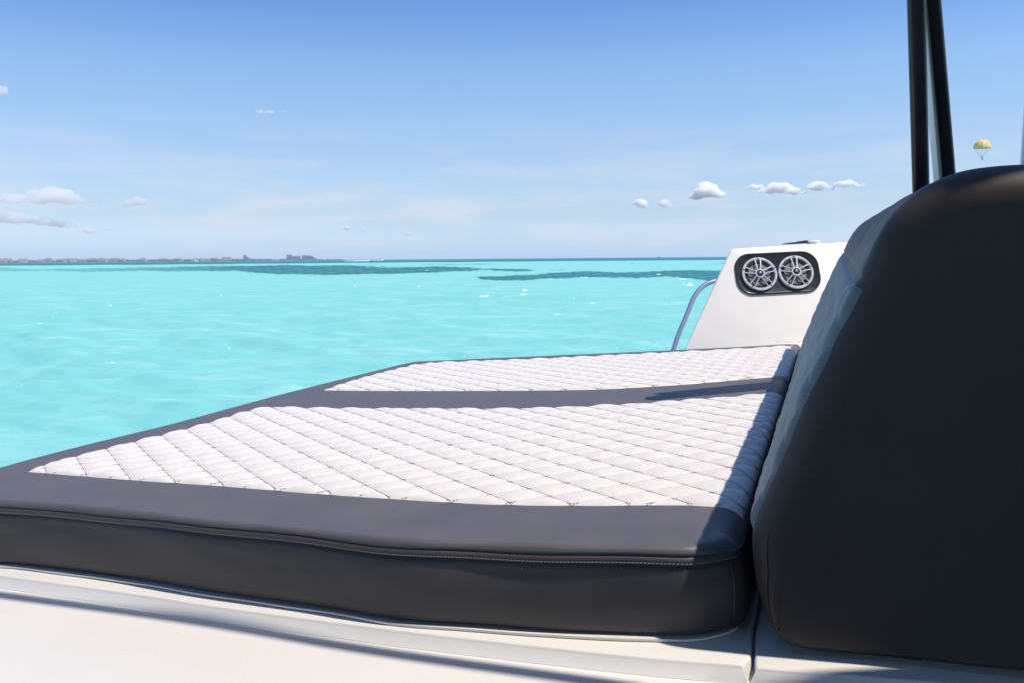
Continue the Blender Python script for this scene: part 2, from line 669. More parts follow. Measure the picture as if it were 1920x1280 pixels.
# ------------------------------------------------------------------ sun pad lines (boat plane)
E_DIR = np.array([0.353, 0.936]); E_DIR /= np.linalg.norm(E_DIR)      # along the backrest
N_DIR = np.array([E_DIR[1], -E_DIR[0]])                              # towards the stern
P0 = np.array([0.30, 1.19])
ROLL_R = 0.055
ROLL_START = -0.059


def px_curve(pts, n, extra0=None, extra1=None, w=0.0):
    P = [on(x, y, w) for x, y in pts]
    if extra0 is not None:
        P = [np.array(extra0)] + P
    if extra1 is not None:
        P = P + [np.array(extra1)]
    return catmull(P, n)


def to_end(P, q, off):
    """prolong the curve P to the line (X - P0).n = off, in direction of its end"""
    P = np.array(P)
    d = P[-1] - P[-6]
    d /= np.linalg.norm(d)
    P = P[((P - P0) @ N_DIR) < off - 0.005]
    t = (off - (P[-1] - P0) @ N_DIR) / (d @ N_DIR)
    return np.vstack([P, P[-1] + d * t])


def roll_map(Q, puff):
    """flat panel coordinates + height -> pad surface that rolls over at the back edge"""
    ed = (Q - P0) @ N_DIR - ROLL_START
    x = np.maximum(ed, 0)
    phi = x / ROLL_R
    flat = Q - N_DIR * x[..., None]
    out = np.sin(phi) * (ROLL_R + puff)
    w = np.cos(phi) * (ROLL_R + puff) - ROLL_R
    uv = flat + N_DIR * out[..., None]
    return np.concatenate([uv, w[..., None]], -1)


N1 = np.array([0.848, 0.530]); N1 /= np.linalg.norm(N1)
N2 = np.array([-0.345, 0.939]); N2 /= np.linalg.norm(N2)
LAT = ((N1, 0.0775, 0.0185), (N2, 0.0690, 0.0090))


def quilt(a, b):
    qa = np.maximum(np.abs(np.sin(np.pi * a)), 1e-9) ** 0.75
    qb = np.maximum(np.abs(np.sin(np.pi * b)), 1e-9) ** 0.75
    return qa * (0.30 + 0.70 * qb)


def pad_quilt(Q):
    a = (Q @ N1 - LAT[0][2]) / LAT[0][1]
    b = (Q @ N2 - LAT[1][2]) / LAT[1][1]
    return quilt(a, b)


def coons(B, T, Lf, Rt):
    s = np.linspace(0, 1, len(B))[:, None, None]
    t = np.linspace(0, 1, len(Lf))[None, :, None]
    B, T = B[:, None, :], T[:, None, :]
    Lf, Rt = Lf[None], Rt[None]
    return ((1 - t) * B + t * T + (1 - s) * Lf + s * Rt
            - ((1 - s) * (1 - t) * B[:1] + s * (1 - t) * B[-1:] + (1 - s) * t * T[:1] + s * t * T[-1:]))


def panel(lower, upper, left, ns, nt_, H, end_arc):
    off = ROLL_START + end_arc
    lo = resample(to_end(lower, None, off), ns)
    hi = resample(to_end(upper, None, off), ns)
    lf = resample(left, nt_)
    rt = resample(np.array([lo[-1], hi[-1]]), nt_)
    Q = coons(lo, hi, lf, rt)
    s = np.linspace(0, 1, ns)[:, None]
    t = np.linspace(0, 1, nt_)[None, :]
    wid = np.linalg.norm(hi - lo, axis=1)[:, None]
    lenn = np.linalg.norm(Q[-1] - Q[0], axis=-1)[None, :]
    edge = np.minimum(np.minimum(t * wid, (1 - t) * wid), np.minimum(s * lenn * 0.8, (1 - s) * lenn))
    fo = 1 - (1 - np.clip(edge / 0.022, 0, 1)) ** 2.2
    wr = sines(Q[..., 0], Q[..., 1], 14, 0.02, 0.12, 17) * 0.00035
    z = -0.002 + fo * (0.0045 + H * pad_quilt(Q) + wr)
    poly = np.vstack([lo, hi[::-1], lf[::-1]])
    return Q, z, poly


def panel_stitches(poly, H, name, mat):
    """one short thread per stitch along both families of lines"""
    V, Fs = [], []
    mn, mx = poly.min(0), poly.max(0)
    ctr = (mn + mx) / 2
    for (nn, per, off) in LAT:
        d = np.array([-nn[1], nn[0]])
        k0 = int((min(c @ nn for c in poly) - off) / per) - 1
        k1 = int((max(c @ nn for c in poly) - off) / per) + 1
        for k in range(k0, k1 + 1):
            base = nn * (off + k * per)
            s = np.arange((ctr @ d) - 1.6, (ctr @ d) + 1.6, 0.0075)
            A = base + d * s[:, None]
            Bp = A + d * 0.0056
            ok = inside(poly, A[:, 0], A[:, 1]) & inside(poly, Bp[:, 0], Bp[:, 1])
            A, Bp = A[ok], Bp[ok]
            for a, b in zip(A, Bp):
                o = len(V)
                for q in (a, b):
                    for sx, zz in ((-0.0008, 0.0027), (0, 0.0040), (0.0008, 0.0027)):
                        V.append((*(q + nn * sx), zz))
                Fs += [[o, o + 3, o + 4, o + 1], [o + 1, o + 4, o + 5, o + 2]]
    V = np.array(V)
    P = roll_map(V[:, :2], V[:, 2])
    return mesh(name, P, Fs, mat, False)


lowN = px_curve([(50, 884), (236, 899), (412, 911), (612, 927), (845, 942), (976, 947), (1114, 948), (1265, 947), (1340, 950)], 200)
bowN = px_curve([(50, 884), (85, 870), (197, 841), (298, 816), (384, 794), (459, 771), (503, 763)], 200)
uppN = px_curve([(503, 763), (618, 765), (816, 766), (960, 766), (1100, 762), (1200, 756.5), (1300, 749.5), (1400, 741)], 200)
lowF = px_curve([(605, 731), (700, 732), (900, 732), (1100, 730), (1250, 722.5), (1350, 714.5), (1420, 708.5)], 200)
bowF = px_curve([(605, 731), (650, 716), (700, 702), (760, 687.5), (806, 680)], 200)
uppF = px_curve([(806, 680), (1000, 673), (1200, 663.5), (1400, 653.5), (1450, 650.5)], 200)

pad = boat_thing('sun_pad', 'large black edged sun pad with two white quilted panels on the bow deck', 'sun pad', (-0.1, 2.5, -0.14))

# outline of the cushion, counter-clockwise from the near stern corner
seam = [on(x, y, -0.012) for x, y in [(1296, 1041), (1058, 1037), (900, 1030), (746, 1024), (600, 1008), (383, 986), (248, 969), (120, 957), (0, 948)]]
bow_near = np.array([-1.385, 1.87])
bow = [on(x, y, -0.004) for x, y in [(0, 877), (146, 838), (310, 798), (401, 773.5), (521, 741), (631, 713), (700, 696), (752, 683)]]
farl = [on(x, y, -0.004) for x, y in [(778, 678), (1000, 668), (1200, 659.5), (1400, 649.5), (1470, 645.5)]]
B_ = P0 - N_DIR * 0.004
near_c = catmull([s for s in seam] + [np.array([-1.24, 1.80])], 150)
bow_c = catmull([np.array([-1.385, 1.90])] + bow, 110)
far_c = catmull(farl, 90)
back_a = far_c[-1]
t0 = (back_a - B_) @ E_DIR
back_c = np.array([B_ + E_DIR * q for q in np.linspace(t0 - 0.01, 0.095, 110)])
loop = np.vstack([near_c, bow_c, far_c, back_c])[::-1]      # now counter-clockwise seen from above?
area = 0.5 * np.sum(loop[:, 0] * np.roll(loop[:, 1], -1) - np.roll(loop[:, 0], -1) * loop[:, 1])
if area < 0:
    loop = loop[::-1]
NL = 860
loop = resample(loop, NL, True)
loop = smooth_poly(loop, 4)
tan = np.roll(loop, -1, 0) - np.roll(loop, 1, 0)
tan /= np.linalg.norm(tan, axis=1)[:, None]
NRM = np.stack([tan[:, 1], -tan[:, 0]], 1)                  # outward
NRM = smooth_poly(NRM, 4)
NRM /= np.linalg.norm(NRM, axis=1)[:, None]
backness = np.clip((NRM @ N_DIR - 0.75) / 0.2, 0, 1)
backness = smooth_poly(backness[:, None], 20)[:, 0]
nearness = np.clip((NRM @ np.array([-0.3, -0.95]) - 0.6) / 0.3, 0, 1)
arc = np.r_[0, np.cumsum(np.linalg.norm(np.diff(loop, axis=0), axis=1))]
wob = (np.sin(arc * 9.1 + 1) * 0.0012 + np.sin(arc * 21 + 2) * 0.0009 + np.sin(arc * 4.3) * 0.0012) * nearness


def prof_ring(inset, w, wscale=0.0):
    return np.concatenate([loop - NRM * np.asarray(inset).reshape(-1, 1), (np.asarray(w) + wob * wscale).reshape(-1, 1)], 1)


T_PAD = 0.140                                               # cushion thickness
rt_ = 0.011 * (1 - backness) + ROLL_R * backness            # top edge radius
rings = [prof_ring(np.full(NL, 0.02), np.full(NL, -T_PAD)),
         prof_ring(np.full(NL, 0.004), np.full(NL, -T_PAD + 0.0015), .5),
         prof_ring(np.full(NL, 0.0), np.full(NL, -T_PAD + 0.006), .5)]
for w in np.linspace(-T_PAD + 0.016, -0.038, 9):
    bul = 0.006 * math.sin(math.pi * (w + T_PAD - 0.006) / (T_PAD - 0.034))
    ripple = np.sin(arc * 13 + w * 40) * 0.0010 + np.sin(arc * 5.7 + 2 + w * 9) * 0.0016
    rings.append(prof_ring(-bul - ripple * nearness, np.full(NL, w), 1))
sw = (1 - backness)
for ins, w in ((-0.0003, -0.0300), (0.0030, -0.0284), (-0.0004, -0.0268), (-0.0026, -0.0235), (-0.0026, -0.0190), (-0.0006, -0.0158), (0.0034, -0.0142)):
    rings.append(prof_ring(ins * sw, np.full(NL, w), 1))
for k in range(0, 9):
    a = k / 8 * math.pi / 2
    ins = rt_ * (1 - math.cos(a))
    wtop = -(rt_) * (1 - math.sin(a))
    rings.append(prof_ring(ins, np.maximum(wtop, -0.0125) * sw + wtop * backness, 1 - k / 8))
rings.append(prof_ring(rt_ + 0.004, np.zeros(NL)))
G = np.stack(rings, 0)
# keep the inner top ring simple: fill it with one face
V = G.reshape(-1, 3)
nr = len(rings)
Fs = []
for i in range(nr - 1):
    for k in range(NL):
        k2 = (k + 1) % NL
        Fs.append([i * NL + k, i * NL + k2, (i + 1) * NL + k2, (i + 1) * NL + k])
Fs.append([(nr - 1) * NL + k for k in range(NL)])
Fs.append([k for k in range(NL - 1, -1, -1)])
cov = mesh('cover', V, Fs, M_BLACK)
cov.materials.append(M_BLACK_LIT)
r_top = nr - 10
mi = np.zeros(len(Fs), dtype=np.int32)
mi[r_top * NL:(nr - 1) * NL + 1] = 1                       # top facing: same black vinyl, sunlight put into a lighter colour
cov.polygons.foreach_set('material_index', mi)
bpart('cover', cov, pad)

# double seam: rows of pale stitches under the top edge
mb = MB()
step = 0.0062
tot = arc[-1]
s = np.arange(0, tot, step)
ci = np.interp(s, arc, np.arange(NL))
for q in ci:
    i = int(q) % NL
    j = (i + 1) % NL
    f = q - int(q)
    if nearness[i] < 0.3 or backness[i] > 0.5:
        continue
    P = loop[i] * (1 - f) + loop[j] * f + NRM[i] * 0.0026
    tt = tan[i] * 0.0022
    w = -0.0245 + wob[i]
    o3 = np.array([NRM[i][0], NRM[i][1], 0]) * 0.0008
    a = np.array([P[0] - tt[0], P[1] - tt[1], w])
    b = np.array([P[0] + tt[0], P[1] + tt[1], w + 0.0008])
    up = np.array([0, 0, 0.0006])
    mb.add([a - up, b - up, b + o3, a + o3, b + up, a + up], [[0, 1, 2, 3], [3, 2, 4, 5]])
st = bpart('seam_stitching', mb.mesh('seam_stitching', M_THREAD_L), pad)
st['kind'] = 'stuff'

# vertical corner seam at the near stern corner
kc = int(np.argmax(NRM @ (np.array([0.45, -0.9]) / 1.006)))
mb = MB()
for dk in (0,):
    p = loop[(kc + dk) % NL]
    n = NRM[(kc + dk) % NL]
    mb.tube([(p[0] + n[0] * b, p[1] + n[1] * b, w) for w, b in ((-0.136, 0.001), (-0.115, 0.004), (-0.085, 0.0065), (-0.055, 0.0045), (-0.032, 0.001))], 0.0016, 6)
bpart('corner_seam', mb.mesh('corner_seam', M_BLACK, True), pad)

# white board the cushion is stapled to, showing as a thin bright edge
loop_b = loop + NRM * (0.0075 + 0.002 * np.sin(arc * 6.3)[:, None] + 0.001 * np.sin(arc * 31)[:, None]) * (1 - backness)[:, None] - NRM * 0.02 * backness[:, None]
Vb = np.vstack([np.c_[loop_b, np.full(NL, -T_PAD - 0.0055)], np.c_[loop_b, np.full(NL, -T_PAD - 0.0018)]])
Fb = [[k, (k + 1) % NL, NL + (k + 1) % NL, NL + k] for k in range(NL)] + [list(range(NL, 2 * NL)), list(range(NL - 1, -1, -1))]
bpart('base_board', mesh('base_board', Vb, Fb, M_GEL, False), pad)

QH = 0.0068
for nm, lo, up_, lf, ns, nt_ in (('quilted_panel', lowN, uppN, bowN, 620, 470), ('quilted_panel', lowF, uppF, bowF, 560, 330)):
    Q, z, poly = panel(lo, up_, lf, ns, nt_, QH, 0.050)
    me = grid_mesh(nm, roll_map(Q, z), M_WHITE_V)
    o = bpart(nm, me, pad)
    sc = poly.mean(0)
    s2 = panel_stitches(poly, QH, 'panel_stitching', M_THREAD)
    base = np.array(list(pad['base']))
    s2.transform(Matrix.Translation(Vector(-base)))
    so = link('panel_stitching', s2, o)
    so['kind'] = 'stuff'

# ------------------------------------------------------------------ backrest
back = boat_thing('backrest', 'tall black vinyl backrest leaning behind the sun pad with white quilted front, its shade painted slate grey', 'backrest', (0.75, 2.2, -0.144))
prof = [(0.38, -0.144), (0.20, -0.144), (0.090, -0.144), (0.052, -0.131), (0.030, -0.100), (0.015, -0.05), (0.011, 0.0), (0.016, 0.04), (0.031, 0.08), (0.050, 0.125),
        (0.082, 0.203), (0.115, 0.278), (0.146, 0.348), (0.170, 0.396), (0.194, 0.446), (0.221, 0.487), (0.258, 0.516), (0.297, 0.531), (0.345, 0.534), (0.390, 0.531), (0.418, 0.519),
        (0.434, 0.49), (0.438, 0.40), (0.439, 0.30), (0.440, 0.0), (0.440, -0.10), (0.435, -0.130), (0.415, -0.144)]
NP = 220
pr = catmull(prof, NP)
pt = np.gradient(pr, axis=0)
pt /= np.linalg.norm(pt, axis=1)[:, None]
pn = np.stack([-pt[:, 1], pt[:, 0]], 1)                     # outward: to the left of travel (towards the bow, then up)
parc = np.r_[0, np.cumsum(np.linalg.norm(np.diff(pr, axis=0), axis=1))]
i_seam = int(np.argmin(np.abs(pr[:140, 1] - 0.400) + (pr[:140, 0] > 0.3)))
OFF0, OFF1, RE = 0.032, 2.56, 0.050


def end_inset(x):
    a = np.clip((x - OFF0) / RE, 0, 1)
    b = np.clip((OFF1 - x) / RE, 0, 1)
    return RE * (1 - np.sqrt(np.clip(1 - (1 - a) ** 2, 0, 1))) + RE * (1 - np.sqrt(np.clip(1 - (1 - b) ** 2, 0, 1)))


def back_point(x, pi, lift):
    """x along the backrest, pi fractional profile index, lift outward"""
    k = np.arange(NP)
    pu, pw = np.interp(pi, k, pr[:, 0]), np.interp(pi, k, pr[:, 1])
    nu, nw = np.interp(pi, k, pn[:, 0]), np.interp(pi, k, pn[:, 1])
    ins = end_inset(x) * np.clip((pw + 0.150) / 0.12, 0.25, 1)
    a = np.clip(1 - (x - OFF0) / RE, 0, 1)
    cph = np.sqrt(1 - a ** 2)
    pu = pu + nu * (lift * cph - ins)
    pw = pw + nw * (lift * cph - ins)
    xx = x - lift * a
    uv = P0 + N_DIR * pu[..., None] + E_DIR * xx[..., None]
    return np.concatenate([uv, np.maximum(pw, -0.1445)[..., None]], -1)


th = np.linspace(0, math.pi / 2, 12)
xs = np.r_[OFF0 + RE * (1 - np.cos(th[:-1])) * 1.0, np.linspace(OFF0 + RE, OFF1 - RE, 330), OFF1 - RE * (1 - np.cos(th[:-1]))[::-1]]
XX, II = np.meshgrid(xs, np.arange(NP, dtype=float), indexing='ij')
PA = parc[II.astype(int)]
seam_d = PA - parc[i_seam]
up_m = np.clip(seam_d / 0.05, 0, 1) * np.clip((0.24 - seam_d) / 0.12, 0, 1)
wr = sines(XX, PA * 0.25, 18, 0.045, 0.22, 31)
en_m = np.clip((XX - OFF0) / 0.06, 0, 1)
lift = up_m * wr * 0.0014 - 0.0035 * np.exp(-(seam_d / 0.0045) ** 2) * en_m
low_m = np.clip(-seam_d / 0.03, 0, 1)
lift += low_m * sines(XX, PA, 10, 0.15, 0.6, 33) * 0.0014
lift += 0.0014 * np.exp(-((seam_d - 0.008) / 0.006) ** 2) * en_m
PB = back_point(XX, II, lift)
a, b = PB.shape[:2]
V = PB.reshape(-1, 3)
I = np.arange(a * b).reshape(a, b)
Fq = np.stack([I[:-1, :-1], I[:-1, 1:], I[1:, 1:], I[1:, :-1]], -1).reshape(-1, 4).tolist()
Fq += [[I[i, 0], I[i + 1, 0], I[i + 1, -1], I[i, -1]] for i in range(a - 1)]
# end caps: rings shrinking to the middle, slightly bulged
V = V.tolist()
for end, sgn in ((0, -1), (a - 1, 1)):
    R0 = PB[end]
    m_ap = int(np.argmax(R0[:, 2]))
    na = 90
    A_ = resample(R0[:m_ap + 1], na)
    B2 = resample(R0[m_ap:][::-1], na)
    tt_ = np.linspace(0, 1, 14)[None, :, None]
    grid = A_[:, None] * (1 - tt_) + B2[:, None] * tt_
    o = len(V)
    V += grid.reshape(-1, 3).tolist()
    for i in range(na - 1):
        for k in range(13):
            f = [o + i * 14 + k, o + i * 14 + k + 1, o + (i + 1) * 14 + k + 1, o + (i + 1) * 14 + k]
            Fq.append(f if sgn < 0 else f[::-1])
bpart('cover', mesh('cover', V, Fq, M_BLACK_B), back)

# quilted front, on the leaning face below the seam
i_lo = int(np.argmin(np.abs(pr[:100, 1] - 0.022) + (pr[:100, 0] > 0.03)))
xq = np.r_[np.linspace(OFF0 + 0.020, OFF0 + 0.07, 24)[:-1], np.linspace(OFF0 + 0.07, 2.42, 620)]
iq = np.linspace(i_lo, i_seam - 1.2, 130)
XQ, IQ = np.meshgrid(xq, iq, indexing='ij')
AQ = np.interp(IQ, np.arange(NP), parc)
xn_ = 0.016 * (1 - (IQ - i_lo) / (i_seam - i_lo)) - 0.006      # the near edge of the panel runs in towards the foot
XQ = XQ + xn_ * np.clip(1 - (XQ - xq[0]) / 0.4, 0, 1)
edge = np.minimum(np.minimum(AQ - AQ[0, 0], AQ[0, -1] - AQ), np.minimum(XQ - XQ[:1], xq[-1] - XQ))
fo = 1 - (1 - np.clip(edge / 0.018, 0, 1)) ** 2.2
qa = (XQ * 0.72 + AQ * 0.69) / 0.066
qb = (XQ * 0.72 - AQ * 0.69) / 0.066
lowl = sines(XQ, AQ, 10, 0.15, 0.6, 33) * 0.0014 + sines(XQ, AQ * 0.6, 10, 0.05, 0.2, 37) * 0.0008
z = -0.003 + fo * (0.0050 + 0.0055 * quilt(qa, qb)) + lowl
bpart('quilted_panel', grid_mesh('quilted_panel', back_point(XQ, IQ, z), M_WHITE_V_SHADED), back)
# thin piping round the near end cap
mb = MB()
kk = np.arange(16, i_lo + 6, 0.5)
xx = np.full(kk.shape, OFF0 + 0.006)
mb.tube(back_point(xx, kk, np.full(kk.shape, 0.0004)), 0.0013 * np.clip((kk[-1] - kk) / 14, 0.05, 1), 6)
bpart('edge_piping', mb.mesh('edge_piping', M_BLACK_B, True), back)

# ------------------------------------------------------------------ deck of the boat
deck = boat_thing('boat_deck', None, None, (0, 1.5, -0.2))
deck['kind'] = 'structure'
W_L, T_L = -0.1470, 0.021
W_D = W_L - T_L
edge_px = [(0, 1081), (233, 1113), (401, 1139), (700, 1179), (892, 1202), (1196, 1235), (1400, 1252)]
edge_pts = [on(x, y, W_L - 0.004) for x, y in edge_px]
d0 = edge_pts[0] - edge_pts[1]
d0 /= np.linalg.norm(d0)
lf_pts = [edge_pts[0] + d0 * 0.25 + np.array([0, 0.02]), edge_pts[0] + d0 * 0.12 + np.array([0, 0.006])]
gap = edge_pts[-1] + np.array([0.004, 0.0])
edge_c = catmull([lf_pts[0], lf_pts[1]] + edge_pts, 120)


def ledge(poly, name, r=0.005):
    """slab with a rounded outer edge; poly counter-clockwise"""
    P = np.array(poly)
    t = np.roll(P, -1, 0) - np.roll(P, 1, 0)
    t /= np.linalg.norm(t, axis=1)[:, None] + 1e-9
    n = np.stack([t[:, 1], -t[:, 0]], 1)
    V = []
    rr = [(-0.016, W_D - 0.003), (-0.015, W_D + 0.001), (-0.001, W_L - r - 0.001)] + [(r * (1 - math.cos(a)), W_L - r * (1 - math.sin(a))) for a in np.linspace(0.3, math.pi / 2, 5)]
    for ins, w in rr:
        fl_ = np.clip((n @ np.array([-0.30, -0.95]) - 0.4) / 0.4, 0, 1)[:, None] if ins < 0 else 1.0
        V += np.c_[P - n * ins * fl_, np.full(len(P), w)].tolist()
    m = len(P)
    Fs = []
    for i in range(len(rr) - 1):
        for k in range(m):
            k2 = (k + 1) % m
            Fs.append([i * m + k, i * m + k2, (i + 1) * m + k2, (i + 1) * m + k])
    Fs.append([(len(rr) - 1) * m + k for k in range(m)])
    o = bpart(name, mesh(name, V, Fs, M_GEL), deck)
    return sharp(o, 30)


# the ledge under the pad follows the cushion on the bow and far sides
bow_in = loop - NRM * 0.012
sel = [i for i in range(NL) if (NRM[i] @ np.array([-0.3, -0.95])) < 0.3 and backness[i] < 0.3 and bow_in[i][1] > 2.0]
outl = bow_in[sel]
outl = outl[np.argsort(-(outl - P0) @ N_DIR)]              # from the stern round the far side to the bow
gapline = [P0 + N_DIR * 0.008 + E_DIR * q for q in (2.55, 1.6, 0.8, 0.3, 0.06)]
gl = [on(1414, 1185, W_L), on(1413, 1230, W_L)]
poly_pad = np.vstack([edge_c, [gap - np.array([0.0035, 0.0]) + np.array([0, 0.01])], [gl[1] - np.array([0.003, 0])], [gl[0] - np.array([0.003, 0])], np.array(gapline[:-1][::-1]), outl])
poly_pad = resample(poly_pad, 520, True)
ledge(poly_pad, 'ledge')
edge2_px = [(1417, 1256), (1560, 1268), (1700, 1280), (1920, 1296)]
e2 = [on(x, y, W_L - 0.004) for x, y in edge2_px]
dd = e2[-1] - e2[-2]
dd /= np.linalg.norm(dd)
e2.append(e2[-1] + dd * 1.2)
e2c = catmull(e2, 70)
poly_back = np.vstack([e2c, [e2[-1] + E_DIR * 4.2], [P0 + N_DIR * 0.012 + E_DIR * 4.2], np.array([g + N_DIR * 0.005 for g in gapline[:-1]]), [gl[0] + np.array([0.002, 0])], [gl[1] + np.array([0.002, 0])], [e2[0] + np.array([0, 0.012])]])
poly_back = resample(poly_back, 420, True)
ledge(poly_back, 'ledge')

# deck floor the photographer stands beside, and the hull beneath
fl = np.vstack([np.array([[-1.75, 1.95], [-2.5, 0.4], [-2.6, -4.6], [5.2, -4.6], [5.2, 1.0], [4.6, 5.0], [0.95, 4.6]]), outl])
fl = resample(fl, 260, True)
V = np.c_[fl, np.full(len(fl), W_D)]
m = len(fl)
bpart('floor', mesh('floor', V, [list(range(m))], M_GEL, False), deck)
mb = MB()
cen = fl.mean(0)
Vh = np.vstack([np.c_[fl, np.full(m, W_D - 0.001)], np.c_[cen + (fl - cen) * 0.97, np.full(m, W_D - 0.4)], np.c_[cen + (fl - cen) * 0.86, np.full(m, -2.7)]])
Fh = [[r * m + (k + 1) % m, r * m + k, (r + 1) * m + k, (r + 1) * m + (k + 1) % m] for r in range(2) for k in range(m)]
bpart('hull', mesh('hull', Vh, Fh, M_GEL), deck)

# rust spots under the lip
for i, (x, y, rx, rz) in enumerate([(1202, 1239, 0.0075, 0.0026), (402, 1143, 0.006, 0.0018), (950, 1216, 0.006, 0.0018)]):
    p = on(x, y, W_L - 0.009)
    i0 = int(np.argmin(np.linalg.norm(edge_c - p, axis=1)))
    tdir = edge_c[min(i0 + 1, 119)] - edge_c[max(i0 - 1, 0)]
    tdir /= np.linalg.norm(tdir)
    nn = np.array([tdir[1], -tdir[0]])
    c3 = np.array([*(edge_c[i0] + nn * 0.0004), W_L - 0.009])
    mb = MB()
    mb.lathe([(1.0, 0), (0.8, 0.0008), (0, 0.001)], 14, c3, np.array([*tdir, 0]) * rx, np.array([0, 0, rz]), np.array([*nn, 0]))
    if i == 0:
        bpart('rust_spot', mb.mesh('rust_spot', M_STAIN, True), deck)

# ------------------------------------------------------------------ speaker console
CN_YAW, CN_LEAN = math.radians(-88), math.radians(23)
cn = np.array([math.cos(CN_YAW) * math.cos(CN_LEAN), math.sin(CN_YAW) * math.cos(CN_LEAN), math.sin(CN_LEAN)])
c_at = np.array([0, 0, PAD_DROP]) + to_boat(ray(1450, 515)) * 4.30
CA = np.array([-math.sin(CN_YAW), math.cos(CN_YAW), 0.0])     # along the face, to the right
CB = np.cross(cn, CA)                                        # up the face
con = boat_thing('speaker_console', 'white slanted console with two silver loudspeakers beyond the sun pad', 'console', (*c_at[:2], W_D))


def cpx(x, y, lift=0.0):
    return on_plane(x, y, c_at + cn * lift, cn)


def c2(p):
    q = p - c_at
    return np.array([q @ CA, q @ CB])


TL, TR = c2(cpx(1371, 466)), c2(cpx(1660, 449.5))
BLp = c2(cpx(1281, 662))
dl = (BLp - TL)
low = -(c_at[2] - W_D) / CB[2]
BL = TL + dl * ((low - TL[1]) / dl[1])
BR = np.array([TR[0] + 0.25, low])
mb = MB()
front = [BL, BR, TR]
# round the top left corner
rc = 0.022
d1 = (BL - TL) / np.linalg.norm(BL - TL)
d2 = (TR - TL) / np.linalg.norm(TR - TL)
for k in range(7):
    f = k / 6
    front.append(TL + d2 * rc * (1 - f) ** 2 + d1 * rc * f ** 2)
f3 = [c_at + CA * p[0] + CB * p[1] for p in front]
mb = MB()
nF = len(f3)
rb = 0.010
cxy = np.mean(front, axis=0)
rows = []
hor = np.array([0.42, 0.90, 0.0])   # straight back
ringsC = []
tang = np.roll(np.array(front), -1, 0) - np.roll(np.array(front), 1, 0)
tang /= np.linalg.norm(tang, axis=1)[:, None]
outn = np.stack([tang[:, 1], -tang[:, 0]], 1)
for a in np.linspace(0, math.pi / 2, 5):
    ins = rb * (1 - math.sin(a))
    dep = rb * (1 - math.cos(a))
    ringsC.append([c_at + CA * (p[0] - n_[0] * ins) + CB * (p[1] - n_[1] * ins) - cn * dep for p, n_ in zip(front, outn)])
lastr = ringsC[-1]
ringsC.append([p + hor * (0.42 if p[2] > c_at[2] - 0.05 else 0.16) for p in lastr])
Vc = [q for r in ringsC for q in r]
Fc = [list(range(nF))]
for i in range(len(ringsC) - 1):
    for k in range(nF):
        k2 = (k + 1) % nF
        Fc.append([i * nF + k, (i + 1) * nF + k, (i + 1) * nF + k2, i * nF + k2])
Fc.append([(len(ringsC) - 1) * nF + k for k in range(nF - 1, -1, -1)])
sharp(bpart('cabinet', mesh('cabinet', Vc, Fc, M_GEL_C), con), 50)

# black plate, a rounded bar
pc = [c2(cpx(*q)) for q in ((1378.5, 512), (1537, 511), (1457, 475.5), (1458, 553))]
pw = np.linalg.norm(pc[1] - pc[0]) / 2
ph = np.linalg.norm(pc[2] - pc[3]) / 2
pcen = (pc[0] + pc[1]) / 4 + (pc[2] + pc[3]) / 4
cc = c2(cpx(1491.5, 511.5)) - c2(cpx(1423.5, 515))
rot = math.atan2(cc[1], cc[0])
ca, sa = CA * math.cos(rot) + CB * math.sin(rot), CB * math.cos(rot) - CA * math.sin(rot)
PC = c_at + CA * pcen[0] + CB * pcen[1]


def round_rect(w, h, r, n=9):
    out = []
    for sx, sy, a0 in ((1, 1, 0), (-1, 1, 90), (-1, -1, 180), (1, -1, 270)):
        for k in range(n):
            a = math.radians(a0 + 90 * k / (n - 1))
            out.append((sx * (w - r) + r * math.cos(a), sy * (h - r) + r * math.sin(a)))
    return np.array(out)


RR_ = round_rect(pw, ph, ph * 0.72)
lay = [(1.0, -0.004), (1.0, 0.004), (0.985, 0.0075), (0.955, 0.009), (0.93, 0.0065), (0.91, 0.006)]
V, Fs = [], []
nr_ = len(RR_)
for f, hgt in lay:
    g = RR_ - np.sign(RR_) * 0 
    ins = (1 - f) * ph
    gr = round_rect(pw - ins, ph - ins, max(ph * 0.72 - ins, 0.005))
    V += [PC + ca * q[0] + sa * q[1] + cn * hgt for q in gr]
for i in range(len(lay) - 1):
    for k in range(nr_):
        k2 = (k + 1) % nr_
        Fs.append([i * nr_ + k, i * nr_ + k2, (i + 1) * nr_ + k2, (i + 1) * nr_ + k])
Fs.append([(len(lay) - 1) * nr_ + k for k in range(nr_)])
sharp(bpart('mounting_plate', mesh('mounting_plate', V, Fs, M_PLATE), con), 40)

base = np.array(list(con['base']))


def spart(name, mb, mat, parent, smooth=True):
    me = mb.mesh(name, mat, smooth)
    me.transform(Matrix.Translation(Vector(-base)))
    o = link(name, me, parent)
    if smooth:
        sharp(o, 40)
    return o


